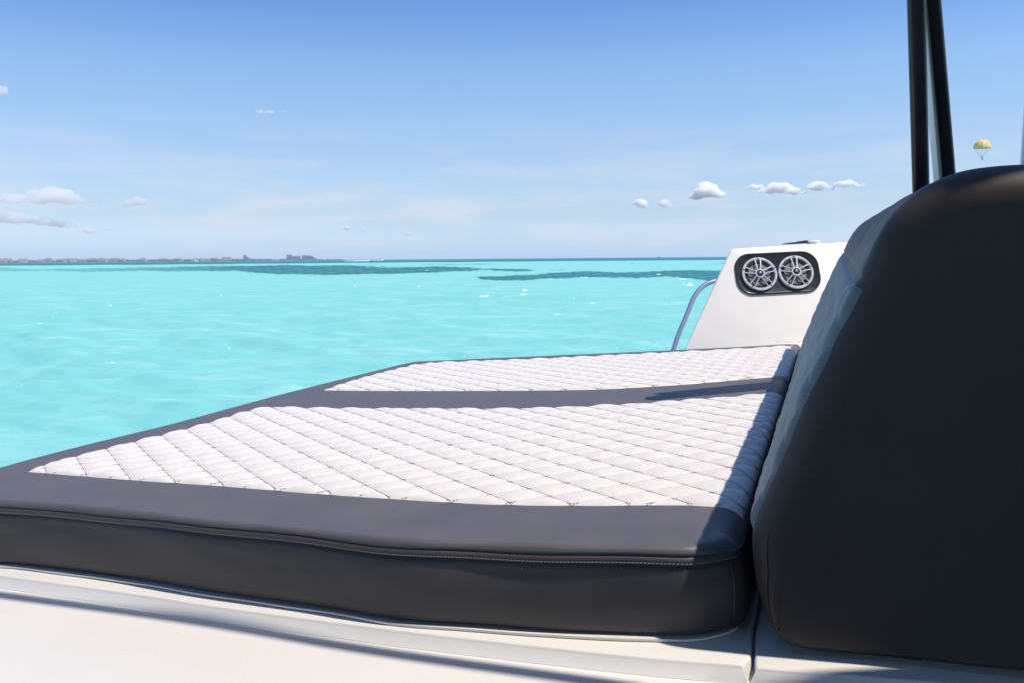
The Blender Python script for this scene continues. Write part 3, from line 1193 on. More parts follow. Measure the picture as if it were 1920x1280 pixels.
for (sx, sy) in ((1423.5, 515), (1491.5, 511.5)):
    q = c2(cpx(sx, sy, 0.006))
    O = c_at + CA * q[0] + CB * q[1] + cn * 0.006
    R = 0.5 * np.linalg.norm(cpx(sx - 33.2, sy, 0.006) - cpx(sx + 33.2, sy, 0.006)) * 0.99
    mb = MB().lathe([(R, 0), (R, 0.009), (R * 0.97, 0.012), (R * 0.89, 0.012), (R * 0.845, 0.007), (R * 0.84, 0.001)], 56, O, ca, sa, cn)
    # open the ring: no centre face
    mb.f = [f for f in mb.f if len(f) == 4]
    ring = spart('speaker', mb, M_SILVER, con)
    mb = MB().lathe([(R * 0.845, 0.002), (R * 0.79, 0.0055), (R * 0.70, 0.005), (R * 0.64, 0.0012)], 48, O, ca, sa, cn)
    mb.f = [f for f in mb.f if len(f) == 4]
    spart('surround', mb, M_RUBBER, ring)
    mb = MB().lathe([(R * 0.64, 0.0012), (R * 0.45, 0.0008), (R * 0.2, 0.0004), (0, 0.0004)], 48, O, ca, sa, cn)
    spart('cone', mb, M_CONE, ring)
    mb = MB().lathe([(R * 0.27, 0.004), (R * 0.27, 0.016), (R * 0.25, 0.018), (R * 0.20, 0.018), (R * 0.18, 0.014)], 32, O, ca, sa, cn)
    mb.f = [f for f in mb.f if len(f) == 4]
    spart('hub', mb, M_SILVER, ring)
    mb = MB().lathe([(R * 0.19, 0.012), (R * 0.13, 0.0155), (R * 0.06, 0.0175), (0, 0.018)], 24, O, ca, sa, cn)
    spart('dust_cap', mb, M_PLATE, ring)
    # emblem: four pointed star on the dust cap
    star = []
    for k in range(8):
        rr_ = (0.13 if k % 4 == 0 else (0.05 if k % 2 == 0 else 0.018)) * R
        star.append(O + cn * 0.0182 + ca * rr_ * math.cos(k * math.pi / 4) + sa * rr_ * math.sin(k * math.pi / 4))
    spart('emblem', MB().prism(star, cn * 0.001), M_SILVER, ring, False)
    for k in range(5):
        a0 = math.pi / 2 + k * 2 * math.pi / 5
        for sgn in (-1, 1):
            th0, th1 = a0 + sgn * 0.36, a0 + sgn * 0.185
            pin = O + (ca * math.cos(th0) + sa * math.sin(th0)) * R * 0.245 + cn * 0.015
            pou = O + (ca * math.cos(th1) + sa * math.sin(th1)) * R * 0.87 + cn * 0.0105
            t = pou - pin
            side = np.cross(cn, t / np.linalg.norm(t)) * R * 0.027
            mb = MB().prism([pin - side, pin + side, pou + side * 1.25, pou - side * 1.25], -cn * 0.004)
            mb.prism([pin - side * .4 + cn * .0, pin + side * .4, pou + side * .5, pou - side * .5], cn * 0.0012)
            spart('spoke', mb, M_SILVER, ring, False)
        sc_o = O + (ca * math.cos(a0) + sa * math.sin(a0)) * R * 0.925 + cn * 0.012
        spart('screw', MB().lathe([(R * 0.042, 0), (R * 0.036, 0.0012), (0, 0.0006)], 10, sc_o, ca, sa, cn), M_RUBBER, ring)

# low black clip and white cap lying on the console top
t0_ = cpx(1500, 459)
fit = boat_thing('deck_latch', 'low black latch with white end cap on top of the speaker console', 'latch', t0_)
topdir = (c_at + CA * TR[0] + CB * TR[1]) - (c_at + CA * TL[0] + CB * TL[1])
topdir /= np.linalg.norm(topdir)
upv = np.array([0, 0, 1.0])
bk = hor


def tp(x, back_, up_):
    q = cpx(x, 459 - (x - 1500) * 0.055)
    return q + bk * back_ + upv * up_


mb = MB()
A0, A1 = tp(1464, 0.05, 0.004), tp(1512, 0.05, 0.004)
mb.add([A0, A0 + bk * 0.05, A1 + bk * 0.05, A1, A0 + upv * 0.004, A0 + bk * 0.05 + upv * 0.004, A1 + bk * 0.05 + upv * 0.016, A1 + upv * 0.016],
       [[0, 1, 2, 3], [7, 6, 5, 4], [0, 3, 7, 4], [1, 5, 6, 2], [0, 4, 5, 1], [3, 2, 6, 7]])
bpart('lever', mb.mesh('lever', M_PLATE), fit)
q = tp(1523, 0.075, -0.002)
mb = MB().lathe([(0.034, 0), (0.034, 0.012), (0.028, 0.018), (0.012, 0.021), (0, 0.021)], 24, q, np.array([1.0, 0, 0]), np.array([0, 1.0, 0]), upv)
sharp(bpart('end_cap', mb.mesh('end_cap', M_GEL, True), fit))
q = tp(1487, 0.06, 0.008)
mb = MB().lathe([(0.006, 0), (0.006, 0.006), (0, 0.008)], 12, q, np.array([1.0, 0, 0]), np.array([0, 1.0, 0]), upv)
bpart('rivet', mb.mesh('rivet', M_STEEL, True), fit)

# ------------------------------------------------------------------ grab rail beside the console
pp = [(1258, 672), (1264, 655), (1276, 622), (1291, 586), (1303, 556), (1314, 539), (1327, 528), (1341, 522), (1352, 520)]
rp = [cpx(x, y, 0.0) - cn * 0.05 for x, y in pp]
rail = boat_thing('grab_rail', 'bent stainless steel grab rail on the left edge of the speaker console', 'grab rail', (*rp[0][:2], W_D))
low_pt = rp[0] + (rp[0] - rp[1]) / (rp[0] - rp[1])[2] * (W_D - rp[0][2])
end_pt = rp[-1] + (rp[-1] - rp[-2]) * 1.2
bpart('tube', MB().tube(catmull([low_pt] + rp + [end_pt], 60), 0.0120, 16).mesh('tube', M_STEEL, True), rail)
bpart('foot_flange', MB().lathe([(0.034, 0.0), (0.034, 0.006), (0.02, 0.012), (0.014, 0.02)], 20, np.array(low_pt), np.array([1.0, 0, 0]), np.array([0, 1.0, 0]), upv).mesh('foot_flange', M_STEEL, True), rail)

# ------------------------------------------------------------------ posts behind the backrest
def at_depth(px, py, v):
    d = to_boat(ray(px, py))
    return np.array([0, 0, PAD_DROP]) + d * (v / d[1])


def post(p_low, p_top, width, depth, name, root, mat, face_dir=None):
    a, b = np.array(p_low), np.array(p_top)
    t = (b - a) / np.linalg.norm(b - a)
    fd = np.array([0.47, 1.0, 0]) if face_dir is None else np.array(face_dir)
    fd = fd - t * (fd @ t)
    fd /= np.linalg.norm(fd)
    sd = np.cross(fd, t)
    rr_ = round_rect(width / 2, depth / 2, min(width, depth) * 0.28, 5)
    V, Fs = [], []
    for q, k in ((a, 1), (a * .5 + b * .5, 1), (b, 1)):
        V += [q + sd * x + fd * y for x, y in rr_]
    m = len(rr_)
    for i in range(2):
        Fs += [[i * m + k, i * m + (k + 1) % m, (i + 1) * m + (k + 1) % m, (i + 1) * m + k] for k in range(m)]
    Fs += [list(range(m - 1, -1, -1)), [2 * m + k for k in range(m)]]
    return sharp(bpart(name, mesh(name, V, Fs, mat), root), 50)


V1 = 2.66
lo1, hi1 = at_depth(1726.5, 352, 2.60), at_depth(1714, -150, 2.36)
dn = (lo1 - hi1) / (hi1[2] - lo1[2])
bot1 = lo1 + dn * (lo1[2] - W_L)
p1 = boat_thing('support_post', 'slim black post on the left of the pair behind the backrest', 'post', bot1, 'posts rising behind the backrest')
post(bot1, hi1, 0.047, 0.07, 'shaft', p1, M_POST)
lo2, hi2 = at_depth(1777, 328, 2.68), at_depth(1735, -150, 2.42)
dn = (lo2 - hi2) / (hi2[2] - lo2[2])
bot2 = lo2 + dn * (lo2[2] - W_L)
p2 = boat_thing('support_post', 'black post with a pale blue left side, second of the pair behind the backrest', 'post', bot2, 'posts rising behind the backrest')
post(bot2, hi2, 0.043, 0.065, 'shaft', p2, M_POST)
lo2b, hi2b = at_depth(1757.5, 330, 2.69), at_depth(1716, -150, 2.43)
dn = (lo2b - hi2b) / (hi2b[2] - lo2b[2])
post(lo2b + dn * (lo2b[2] - W_L), hi2b, 0.030, 0.010, 'side_strip', p2, M_POSTSIDE, (1.0, 0.25, 0))
for pr_, bt in ((p1, bot1), (p2, bot2)):
    bpart('base_flange', MB().box(bt + np.array([0, 0, 0.006]), (0.10, 0.16, 0.012), 0.003).mesh('base_flange', M_POST), pr_)
V3 = 3.3
lo3, hi3 = at_depth(1922.5, 310, V3), at_depth(1948, -60, V3)
dn = (lo3 - hi3) / (hi3[2] - lo3[2])
bot3 = lo3 + dn * (lo3[2] - W_L)
p3 = boat_thing('support_post', 'pale grey post cut off by the right edge of the photo, behind the backrest', 'post', bot3, 'posts rising behind the backrest')
post(bot3, hi3, 0.034, 0.05, 'shaft', p3, M_POSTSIDE)
bpart('base_flange', MB().box(bot3 + np.array([0, 0, 0.006]), (0.09, 0.09, 0.012), 0.003).mesh('base_flange', M_POST), p3)

# ------------------------------------------------------------------ unseen hardtop added overhead: keeps the backrest in shade, its front tube draws the soft band on the deck
W_R = 1.55
sh = sb[:2] / sb[2] * (W_R - W_D)
band = [on(x, y, W_D) for x, y in ((-40, 1109), (350, 1161), (700, 1219), (1050, 1268))]
bp_ = [b + sh for b in band]
dl_ = (bp_[0] - bp_[1]) / np.linalg.norm(bp_[0] - bp_[1])
dr_ = (bp_[-1] - bp_[-2]) / np.linalg.norm(bp_[-1] - bp_[-2])
pl, pr2 = bp_[0] + dl_ * 0.75, bp_[-1] + dr_ * 0.12
M_CANVAS = material('navy_canvas', (0.022, 0.024, 0.032), 0.85, spec=0.2, var=(6, 0.15), bump=[(500, 0.3, 0.0005, 'noise')])
ht = boat_thing('hardtop', 'unseen dark canvas hardtop with tubular front bar high over the cockpit', 'hardtop', (1.5, -1.0, W_D))


def ns(n_, s_2):
    q = P0 + N_DIR * n_ + E_DIR * s_2
    return (q[0], q[1])


roof = [(-2.6, -4.5), (-2.6, 0.80), (2.3, 0.80), ns(1.01, 0.07), ns(0.968, 0.10), ns(0.972, 2.72), ns(1.1, 2.85), ns(4.2, 2.85), (5.2, -4.5)][::-1]
bpart('roof', MB().prism([(x, y, 1.70) for x, y in roof], (0, 0, 0.05)).mesh('roof', M_CANVAS), ht)
path = catmull([pl] + bp_ + [pr2], 60)
bpart('front_bar', MB().tube([(q[0], q[1], W_R) for q in path], 0.015, 14).mesh('front_bar', M_GEL, True), ht)
for q in (path[1], path[-2]):
    bpart('bracket', MB().tube([(q[0], q[1], W_R), (q[0] + 0.1, q[1] - 0.45, 1.66), (q[0] + 0.15, 0.55, 1.70)], 0.022, 10).mesh('bracket', M_GEL, True), ht)
for q in ((-2.3, -0.6), (-2.3, -4.2), (3.9, -4.2), ns(3.9, 2.4)):
    bpart('stanchion', MB().tube([(q[0], q[1], 1.71), (q[0], q[1], W_D)], 0.03, 12).mesh('stanchion', M_POST, True), ht)

# ------------------------------------------------------------------ the far shore
M_LAND = material('far_land', (0.10, 0.12, 0.08), 0.9, var=(0.02, 0.3))
M_TREES = material('far_foliage', (0.055, 0.085, 0.045), 0.9, var=(0.03, 0.4))
M_HOUSE = material('house_wall', (0.62, 0.56, 0.52), 0.8, var=(0.1, 0.1))
M_ROOF = material('terracotta_roof', (0.30, 0.16, 0.13), 0.8, var=(0.1, 0.15))
M_HOTEL = material('hotel_wall', (0.20, 0.24, 0.30), 0.6, var=(0.05, 0.1))
M_HOTEL_P = material('pale_hotel_wall', (0.48, 0.46, 0.50), 0.6, var=(0.05, 0.1))
M_WIN = material('window_glass', (0.03, 0.05, 0.07), 0.15)
M_HULL = material('boat_white', (0.82, 0.82, 0.82), 0.35)
M_SAIL = material('sail_cloth', (0.8, 0.8, 0.78), 0.8)
M_DARKHULL = material('dark_hull', (0.05, 0.06, 0.08), 0.5)

D_ISL = 4800.0


def shore(px, d=D_ISL):
    p = far(px, HORIZON_Y, d)
    return np.array([p[0], p[1], 0.0])


# low land as one strip of ground with real depth
xs_ = np.linspace(-420, 660, 120)
rows_ = []
for j, (dd_, hh) in enumerate(((0, -0.5), (25, 1.2), (90, 3.5), (260, 5), (700, 4), (760, -0.5))):
    r = []
    for x in xs_:
        p = shore(x, D_ISL + dd_ + 60 * math.sin(x * 0.013))
        tap = min(1, max(0.0, (650 - x) / 120))
        r.append((p[0], p[1], hh * (0.25 + 0.75 * tap) + (0.6 * math.sin(x * .21 + j) if hh > 0 else 0)))
    rows_.append(r)
props(link('island', grid_mesh('island', np.array(rows_), M_LAND)), kind='structure')

# wood along the shore: one mass of crowns too far to pick apart
V, Fs = [], []
g = np.random.default_rng(3)


def blob(V, Fs, c, r, g):
    o = len(V)
    n, m = 6, 4
    V.append((c[0], c[1], c[2] + r[2]))
    for i in range(1, m):
        ph_ = math.pi * i / m
        for k in range(n):
            th_ = 2 * math.pi * (k + 0.5 * i) / n
            j = g.uniform(0.75, 1.2)
            V.append((c[0] + r[0] * j * math.sin(ph_) * math.cos(th_), c[1] + r[1] * j * math.sin(ph_) * math.sin(th_), c[2] + r[2] * j * math.cos(ph_)))
    V.append((c[0], c[1], c[2] - r[2]))
    for k in range(n):
        Fs.append([o, o + 1 + k, o + 1 + (k + 1) % n])
        Fs.append([o + 1 + (m - 1) * n, o + 1 + (m - 2) * n + (k + 1) % n, o + 1 + (m - 2) * n + k])
    for i in range(m - 2):
        for k in range(n):
            a_, b_ = o + 1 + i * n + k, o + 1 + i * n + (k + 1) % n
            Fs.append([a_, a_ + n, b_ + n, b_])


for i in range(1500):
    x = g.uniform(-400, 640)
    tap = min(1, max(0.12, (640 - x) / 200))
    if g.uniform() > 0.35 + 0.65 * tap:
        continue
    p = shore(x, D_ISL + 60 * math.sin(x * 0.013) + g.uniform(30, 420))
    hgt = g.uniform(4, 10) * (0.35 + 0.65 * tap)
    blob(V, Fs, (p[0], p[1], hgt * 0.55 + 2.0), (g.uniform(7, 22), g.uniform(6, 14), hgt * 0.6), g)
props(link('shore_trees', mesh('shore_trees', V, Fs, M_TREES)), 'low dark green wood along the far island shore', 'trees', kind='stuff')


def gable(w, d_, h, name, mat):
    return MB().add([(-w, -d_, 0), (w, -d_, 0), (w, d_, 0), (-w, d_, 0), (-w * .9, 0, h), (w * .9, 0, h)],
                    [[0, 1, 5, 4], [2, 3, 4, 5], [1, 2, 5], [3, 0, 4], [3, 2, 1, 0]]).mesh(name, mat)


wallm = MB().box((0, 0, 4), (22, 12, 8)).mesh('wall', M_HOUSE)
roofm = gable(12.5, 7, 5, 'roof', M_ROOF)
proto = None
g = np.random.default_rng(12)
houses = list(np.r_[g.uniform(-60, 235, 40), g.uniform(20, 240, 16), g.uniform(250, 440, 14)])
for i, x in enumerate(houses):
    p = shore(x, D_ISL + 60 * math.sin(x * 0.013) + g.uniform(18, 200))
    h = world_thing('shore_house', 'small far house with reddish roof among the trees on the island shore', 'house', (p[0], p[1], 3.0 + g.uniform(0, 3)), g.uniform(-.4, .4), 'houses along the island shore')
    sc = g.uniform(0.7, 1.35)
    h.scale = (sc * g.uniform(0.9, 1.7), sc, sc * g.uniform(0.75, 1.15))
    if i == 0:
        w0, r0 = link('wall', wallm, h), link('roof', roofm, h)
        r0.location = (0, 0, 8)
    else:
        w1, r1 = w0.copy(), r0.copy()
        for q in (w1, r1):
            COL.objects.link(q)
            q.parent = h


def hotel(px0, px1, top_px, label, mat, floors, shape='flat', d=D_ISL + 120):
    a, b = shore(px0, d), shore(px1, d)
    c = (a + b) / 2
    wid = np.linalg.norm(b - a)
    hy = HORIZON_Y + (960 - (px0 + px1) / 2) * HORIZON_SLOPE
    hgt = (hy - top_px) / F_PX * d + H_CAM
    t = world_thing('hotel_block', label, 'building', (c[0], c[1], 0), math.atan2(b[1] - a[1], b[0] - a[0]), 'hotel blocks on the far shore')
    dep = 26
    if shape == 'flat':
        poly = [(-wid / 2, 0), (wid / 2, 0), (wid / 2, hgt), (-wid / 2, hgt)]
    elif shape == 'step':
        poly = [(-wid / 2, 0), (wid / 2, 0), (wid / 2, hgt * .42), (wid * .22, hgt * .5), (wid * .2, hgt * .66), (-wid * .12, hgt * .78), (-wid * .14, hgt), (-wid * .42, hgt * 1.05), (-wid / 2, hgt * .95)]
    else:
        poly = [(-wid / 2, 0), (wid / 2, 0), (wid / 2, hgt * .42), (wid * .38, hgt * .5), (wid * .12, hgt * .96), (-wid / 2, hgt)]
    link('wall', MB().prism([(x, -dep / 2, z) for x, z in poly], (0, dep, 0)).mesh('wall', mat), t)
    m0 = None
    for k in range(floors):
        z = hgt * (0.12 + 0.8 * k / floors)
        xs2 = [x for x in (-wid * .47, wid * .47)]
        lim = wid * .94
        if shape == 'step' and z > hgt * .4:
            lim = wid * .62 if z < hgt * .62 else wid * .3
        if shape == 'slope' and z > hgt * .4:
            lim = wid * .75 if z < hgt * .7 else wid * .6
        wb = MB().box((-wid * .47 + lim / 2, -dep / 2 - 0.15, z), (lim, 0.6, hgt * .8 / floors * .45)).mesh('window', M_WIN)
        link('window', wb, t)
    rb_ = MB().box((-wid * .3, 0, hgt * (1.03 if shape != 'step' else 1.06)), (wid * .16, 8, 3)).mesh('roof_house', mat)
    link('roof_house', rb_, t)
    return t


hotel(456.5, 471, 479.6, 'stepped dark hotel tower standing alone on the far shore', M_HOTEL, 5, 'step')
hotel(537.5, 547.5, 478.6, 'narrow grey hotel tower, tallest of the far cluster', M_HOTEL, 6, 'flat')
hotel(547.5, 564, 480.4, 'pale wide hotel block between the grey tower and the sloping block', M_HOTEL_P, 5, 'flat', D_ISL + 170)
hotel(566, 594, 479.6, 'long blue grey hotel block with a sloping right end', M_HOTEL, 5, 'slope')

# ------------------------------------------------------------------ boats far out
def hull_mb(L, B, Hh, sheer=0.35):
    """simple pointed hull along +x, waterline at z = 0"""
    st_ = np.linspace(-0.5, 0.5, 9)
    V, Fs = [], []
    for s_2 in st_:
        wdt = B / 2 * (1 - max(0, (s_2 + 0.05) / 0.55) ** 2.0) if s_2 > -0.05 else B / 2 * 0.95
        top = Hh * (1 + sheer * max(0, s_2 + 0.1) * 1.6)
        wdt = max(wdt, 0.03)
        V += [(s_2 * L, -wdt, top), (s_2 * L * 0.96, -wdt * .75, -0.3), (s_2 * L * 0.96, wdt * .75, -0.3), (s_2 * L, wdt, top)]
    for i in range(8):
        for k in range(3):
            Fs.append([i * 4 + k, i * 4 + k + 1, i * 4 + k + 5, i * 4 + k + 4])
        Fs.append([i * 4 + 3, i * 4, i * 4 + 4, i * 4 + 7])
    Fs += [[0, 3, 2, 1], [32, 33, 34, 35]]
    mb_ = MB()
    mb_.add(V, Fs)
    return mb_


D_Y = 1500.0
p = shore(708, D_Y)
y = world_thing('motor_yacht', 'white motor yacht speeding right ahead of its wake on the horizon', 'boat', (p[0], p[1], 0.15), 0.45)
link('hull', hull_mb(21, 5, 2.4).mesh('hull', M_HULL), y)
link('cabin', MB().prism([(-7, -2.2, 2.6), (7, -2.2, 2.9), (3.5, -2.2, 5.2), (-7, -2.2, 5.2)], (0, 4.4, 0)).mesh('cabin', M_HULL), y)
link('flybridge', MB().prism([(-5, -1.8, 5.2), (2.5, -1.8, 5.2), (1.0, -1.8, 6.6), (-5, -1.8, 6.4)], (0, 3.6, 0)).mesh('flybridge', M_HULL), y)
link('window', MB().prism([(-5, -2.25, 3.9), (4.2, -2.25, 3.9), (3.9, -2.25, 4.4), (-5, -2.25, 4.4)], (0, 4.5, 0)).mesh('window', M_WIN), y)
link('bimini', MB().box((-2, 0, 8.4), (5, 3.0, 0.35), 0.1).box((-4.8, 1.4, 7.4), (.2, .2, 2)).box((0.6, 1.4, 7.4), (.2, .2, 2)).box((-4.8, -1.4, 7.4), (.2, .2, 2)).box((0.6, -1.4, 7.4), (.2, .2, 2)).mesh('bimini', M_SAIL), y)
V = []
for i in range(40):
    f = i / 39
    hh = 1.5 * (1 - f) ** 0.7 + 0.35
    wv = 0.6 + 0.4 * math.sin(i * 2.3)
    V.append([(-13 - 45 * f, q * (3 + 6 * f), max(0, hh * wv * (1 - abs(q) ** 2)) - 0.05) for q in (-1, -.6, 0, .6, 1)])
M_FOAM = material('sea_foam', (0.85, 0.88, 0.88), 0.8, bump=[(1.5, 0.6, 0.3, 'noise')])
wk = link('wake', grid_mesh('wake', np.array(V), M_FOAM))
wk.location = (p[0], p[1], 0.1)
wk.rotation_euler = (0, 0, 0.1)
props(wk, 'white foam wake trailing left behind the motor yacht', 'wake', kind='stuff')

p = shore(367.5, 3300)
sb_ = world_thing('sailing_boat', 'white sailing boat with tall mast in front of the island', 'boat', (p[0], p[1], 0.15), 0.25)
link('hull', hull_mb(17, 5, 2.4).mesh('hull', M_HULL), sb_)
link('mast', MB().tube([(0.5, 0, 1.5), (0.5, 0, 20.5)], 0.35, 8).mesh('mast', M_DARKHULL), sb_)
link('sail', MB().prism([(0.2, -0.08, 3.2), (0.2, -0.08, 16.0), (-5.2, -0.08, 3.2)], (0, 0.16, 0)).mesh('sail', M_SAIL), sb_)
link('cabin', MB().box((-1, 0, 2.9), (7, 2.8, 1.4), 0.3).mesh('cabin', M_HULL), sb_)

p = shore(1234.5, 3600)
fb = world_thing('fishing_boat', 'tiny distant boat with white cabin and dark hull on the right horizon', 'boat', (p[0], p[1], 0.1), 0.2)
link('hull', hull_mb(15, 4.5, 2.6).mesh('hull', M_DARKHULL), fb)
link('cabin', MB().box((-1, 0, 4.6), (6, 3, 4), 0.4).mesh('cabin', M_HULL), fb)
link('mast', MB().tube([(0.5, 0, 6), (0.5, 0, 11)], 0.25, 6).mesh('mast', M_HULL), fb)

# ------------------------------------------------------------------ parasail
D_P = 600.0
pc_ = far(1842, 269, D_P)
M_PARA = material('parasail_yellow', (0.95, 0.50, 0.10), 0.7)
M_PARA_W = material('parasail_white', (0.80, 0.76, 0.66), 0.7)
M_PARA_G = material('parasail_olive', (0.80, 0.58, 0.20), 0.7)
M_CORD = material('parasail_cord', (0.25, 0.28, 0.33), 0.8)
para = world_thing('parasail', 'yellow and white parasail canopy high in the sky to the right', 'parasail', tuple(pc_ - np.array([0, 0, 3.0])), 0.15)
Wd, Hd = 4.9, 4.9
gores = 12


def para_strip(k0, k1, p0, p1, mat, name, off=0.0):
    V = []
    for i in np.linspace(p0, p1, 6):
        row = []
        for k in np.linspace(k0, k1, 4):
            th_ = 2 * math.pi * k / gores
            ph_ = i
            r_ = Wd * math.cos(ph_) ** 0.8 * (1 + 0.03 * math.cos(th_ * gores))
            row.append(((r_ + off) * math.cos(th_), (r_ + off) * 0.9 * math.sin(th_), (Hd + off) * math.sin(ph_)))
        V.append(row)
    return link(name, grid_mesh(name, np.array(V), mat), para)


for k in range(gores):
    para_strip(k, k + 1, 0.0, 0.30, M_PARA_G, 'skirt_panel')
    para_strip(k, k + 1, 0.30, 1.12, M_PARA if k % 4 else M_PARA_G, 'gore')
para_strip(0, gores, 1.12, 1.56, M_PARA_W, 'crown_panel')
mb = MB()
for k in range(gores):
    th_ = 2 * math.pi * k / gores
    mb.tube([(Wd * math.cos(th_), Wd * .9 * math.sin(th_), 0.05), (0.3 * math.cos(th_), 0.3 * math.sin(th_), -5.6)], 0.035, 4)
link('suspension_lines', mb.mesh('suspension_lines', M_CORD), para)


def person_mesh(name, mat):
    me = bpy.data.meshes.new(name)
    P = [(0, 0, 0), (0, 0, .28), (0, 0, .5), (0, 0, .62), (0, 0, .78), (.2, 0, .48), (.28, .02, .75), (.2, .02, 1.0), (-.2, 0, .48), (-.28, .02, .75), (-.2, .02, 1.0),
         (.1, 0, -.05), (.13, -.4, -.02), (.13, -.45, -.45), (-.1, 0, -.05), (-.13, -.4, -.02), (-.13, -.45, -.45)]
    E_ = [(0, 1), (1, 2), (2, 3), (3, 4), (2, 5), (5, 6), (6, 7), (2, 8), (8, 9), (9, 10), (0, 11), (11, 12), (12, 13), (0, 14), (14, 15), (15, 16)]
    rad = [.16, .15, .17, .07, .12, .07, .055, .04, .07, .055, .04, .11, .09, .06, .11, .09, .06]
    me.from_pydata(P, E_, [])
    me.materials.append(mat)
    o = bpy.data.objects.new(name, me)
    COL.objects.link(o)
    sk = o.modifiers.new('skin', 'SKIN')
    for v_, r_ in zip(me.skin_vertices[0].data, rad):
        v_.radius = (r_, r_)
    me.skin_vertices[0].data[0].use_root = True
    o.modifiers.new('sub', 'SUBSURF').levels = 1
    return o


M_RIDER = material('rider_clothes', (0.05, 0.09, 0.22), 0.8)
rider = person_mesh('person', M_RIDER)
rider.location = tuple(pc_ + np.array([0.2, 0, -9.6]))
rider.scale = (1.5, 1.5, 1.5)
props(rider, 'tiny dark seated person hanging in the harness under the parasail', 'person')

# ------------------------------------------------------------------ haze over the sea
mb = MB().box((0, 1000, 60), (30000, 30000, 124))
hm = bpy.data.materials.new('sea_haze')
hm.use_nodes = True
hm.node_tree.nodes.clear()
ho = hm.node_tree.nodes.new('ShaderNodeOutputMaterial')
hv = hm.node_tree.nodes.new('ShaderNodeVolumePrincipled')
hv.inputs['Color'].default_value = (0.86, 0.90, 1.0, 1)
hv.inputs['Density'].default_value = HAZE
hm.node_tree.links.new(hv.outputs[0], ho.inputs['Volume'])
props(link('haze', mb.mesh('haze', hm)), kind='stuff')

# ------------------------------------------------------------------ clouds
def cloud_material(name, density):
    m = bpy.data.materials.new(name)
    m.use_nodes = True
    nt = m.node_tree
    nt.nodes.clear()
    out = nt.nodes.new('ShaderNodeOutputMaterial')
    v = nt.nodes.new('ShaderNodeVolumeScatter')
    v.inputs['Color'].default_value = (1.0, 0.995, 0.99, 1)
    v.inputs['Density'].default_value = density
    v.inputs['Anisotropy'].default_value = 0.0
    nt.links.new(v.outputs[0], out.inputs['Volume'])
    return m


scene.cycles.volume_bounces = 48
scene.cycles.max_bounces = 56
scene.cycles.transparent_max_bounces = 32
D_C = 24000.0


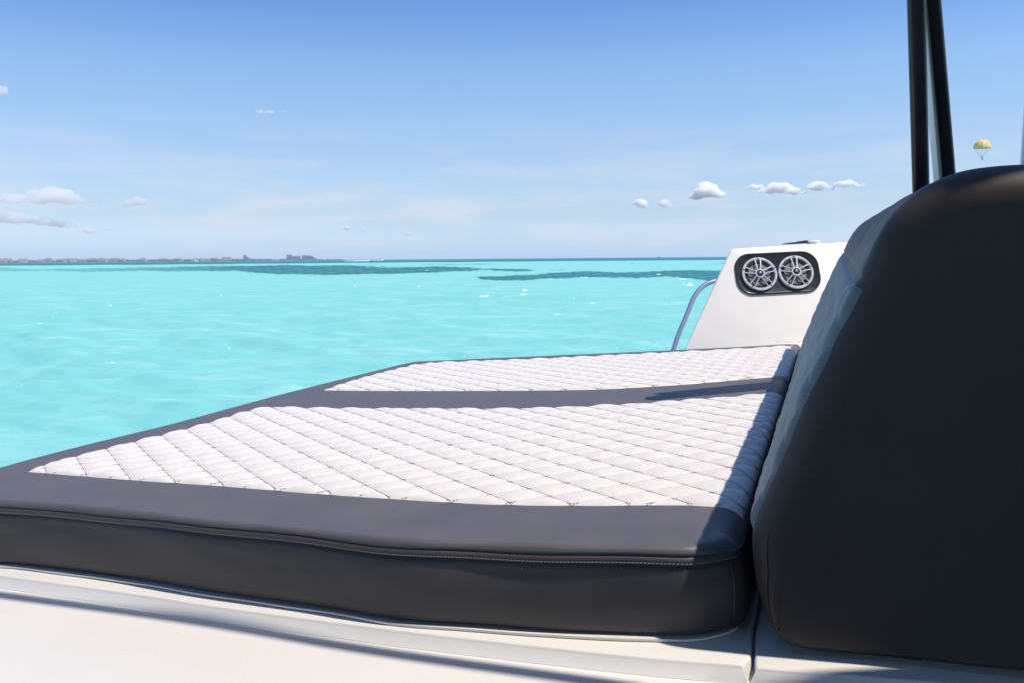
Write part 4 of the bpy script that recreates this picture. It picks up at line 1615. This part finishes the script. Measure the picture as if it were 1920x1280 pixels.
def cloud(puffs, label, dens, seed):
    """puffs: (px, py, rx, ry) in the photograph's pixels at the cloud's distance"""
    g = np.random.default_rng(seed)
    k = D_C / F_PX
    c0 = far(puffs[0][0], puffs[0][1], D_C)
    V, Fs = [], []
    for (x, y_, rx, ry) in puffs:
        p_ = far(x, y_, D_C) - c0
        nb = max(6, int(rx * ry / 16) + 6)
        for i in range(nb):
            q = np.array([g.uniform(-1, 1), g.uniform(-0.6, 0.6), 0])
            q[2] = g.uniform(-0.25, 0.9) * (1 - q[0] ** 2)
            f = g.uniform(0.30, 0.60) * (1 - 0.45 * abs(q[0]))
            if i == 0:
                q = q * 0
                f = 0.6
            cc = (p_[0] + q[0] * rx * k, p_[1] + q[1] * rx * k, p_[2] + q[2] * ry * k)
            n, m = 16, 10
            o = len(V)
            rm_ = min(rx, ry * 1.6)
            r3 = (rm_ * k * f * 1.25, rm_ * k * f * 1.1, ry * k * f)
            ph3 = g.uniform(0, 6.28, 6)
            P = []
            for a_ in range(m + 1):
                fa = math.pi * a_ / m
                for b_ in range(n):
                    fb_ = 2 * math.pi * b_ / n
                    j = 1 + 0.10 * math.sin(3 * fb_ + ph3[0]) * math.sin(2 * fa + ph3[1]) + 0.08 * math.sin(5 * fb_ + ph3[2]) * math.sin(4 * fa + ph3[3])
                    P.append((cc[0] + r3[0] * j * math.sin(fa) * math.cos(fb_), cc[1] + r3[1] * j * math.sin(fa) * math.sin(fb_), cc[2] + r3[2] * j * math.cos(fa)))
            V += P
            for a_ in range(m):
                for b_ in range(n):
                    b2 = (b_ + 1) % n
                    Fs.append([o + a_ * n + b_, o + (a_ + 1) * n + b_, o + (a_ + 1) * n + b2, o + a_ * n + b2])
    ob = link('cloud', mesh('cloud', V, Fs, cloud_material('cloud_vapour', 0.017 * dens)))
    rm = ob.modifiers.new('one_skin', 'REMESH')
    rm.mode = 'VOXEL'
    rm.voxel_size = 0.6 * k
    rm.use_smooth_shade = True
    sm = ob.modifiers.new('soften', 'SMOOTH')
    sm.iterations = 2
    ob.location = tuple(c0)
    props(ob, label, 'cloud', 'small clouds low over the sea')


cloud([(1462, 356, 26, 11), (1445, 360, 26, 7), (1415, 352, 15, 7), (1490, 362, 20, 7), (1534, 352, 16, 10), (1586, 346, 16, 9), (1560, 355, 18, 4), (1612, 350, 12, 5)],
      'long white cloud of three joined puffs left of the posts', 0.95, 1)
cloud([(1326, 362, 20, 14), (1308, 370, 14, 8), (1345, 366, 13, 9)], 'rounded white cloud above the speaker console', 1.1, 2)
cloud([(1200, 383, 12, 9), (1207, 386, 9, 8)], 'small white puff of cloud with tiny companion to its right', 1.0, 3)
cloud([(1246, 385, 12, 8), (1255, 389, 10, 4)], 'faint tiny cloud between the small puff and the rounded cloud', 0.65, 4)
cloud([(650, 429, 8, 6), (680, 432, 6, 4)], 'tiny white cloud above the motor yacht', 0.9, 5)
cloud([(768, 439, 7, 4), (760, 441, 5, 3)], 'tiny faint cloud right of the one above the motor yacht', 0.6, 6)
cloud([(250, 381, 18, 9), (262, 378, 10, 8), (236, 386, 10, 5)], 'small white cloud right of the big left bank', 0.3, 7)
cloud([(100, 370, 34, 15), (66, 376, 32, 9), (134, 378, 30, 9), (105, 360, 18, 8), (24, 376, 40, 10), (175, 383, 26, 5)],
      'widest lilac white cloud low at the left edge', 0.24, 8)
cloud([(36, 412, 16, 11), (8, 410, 20, 12), (75, 418, 20, 9), (100, 420, 16, 8), (124, 424, 20, 7)],
      'row of white puffs under the wide left cloud', 0.30, 9)
cloud([(168, 434, 14, 7), (200, 431, 9, 4)], 'small cloud low over the red roofed shore', 0.5, 10)
cloud([(510, 211, 26, 5), (490, 211, 14, 4)], 'thin wisp of cloud alone high in the blue sky', 0.35, 11)
cloud([(2, 174, 9, 9)], 'wisp of cloud cut by the left edge high up', 0.45, 12)
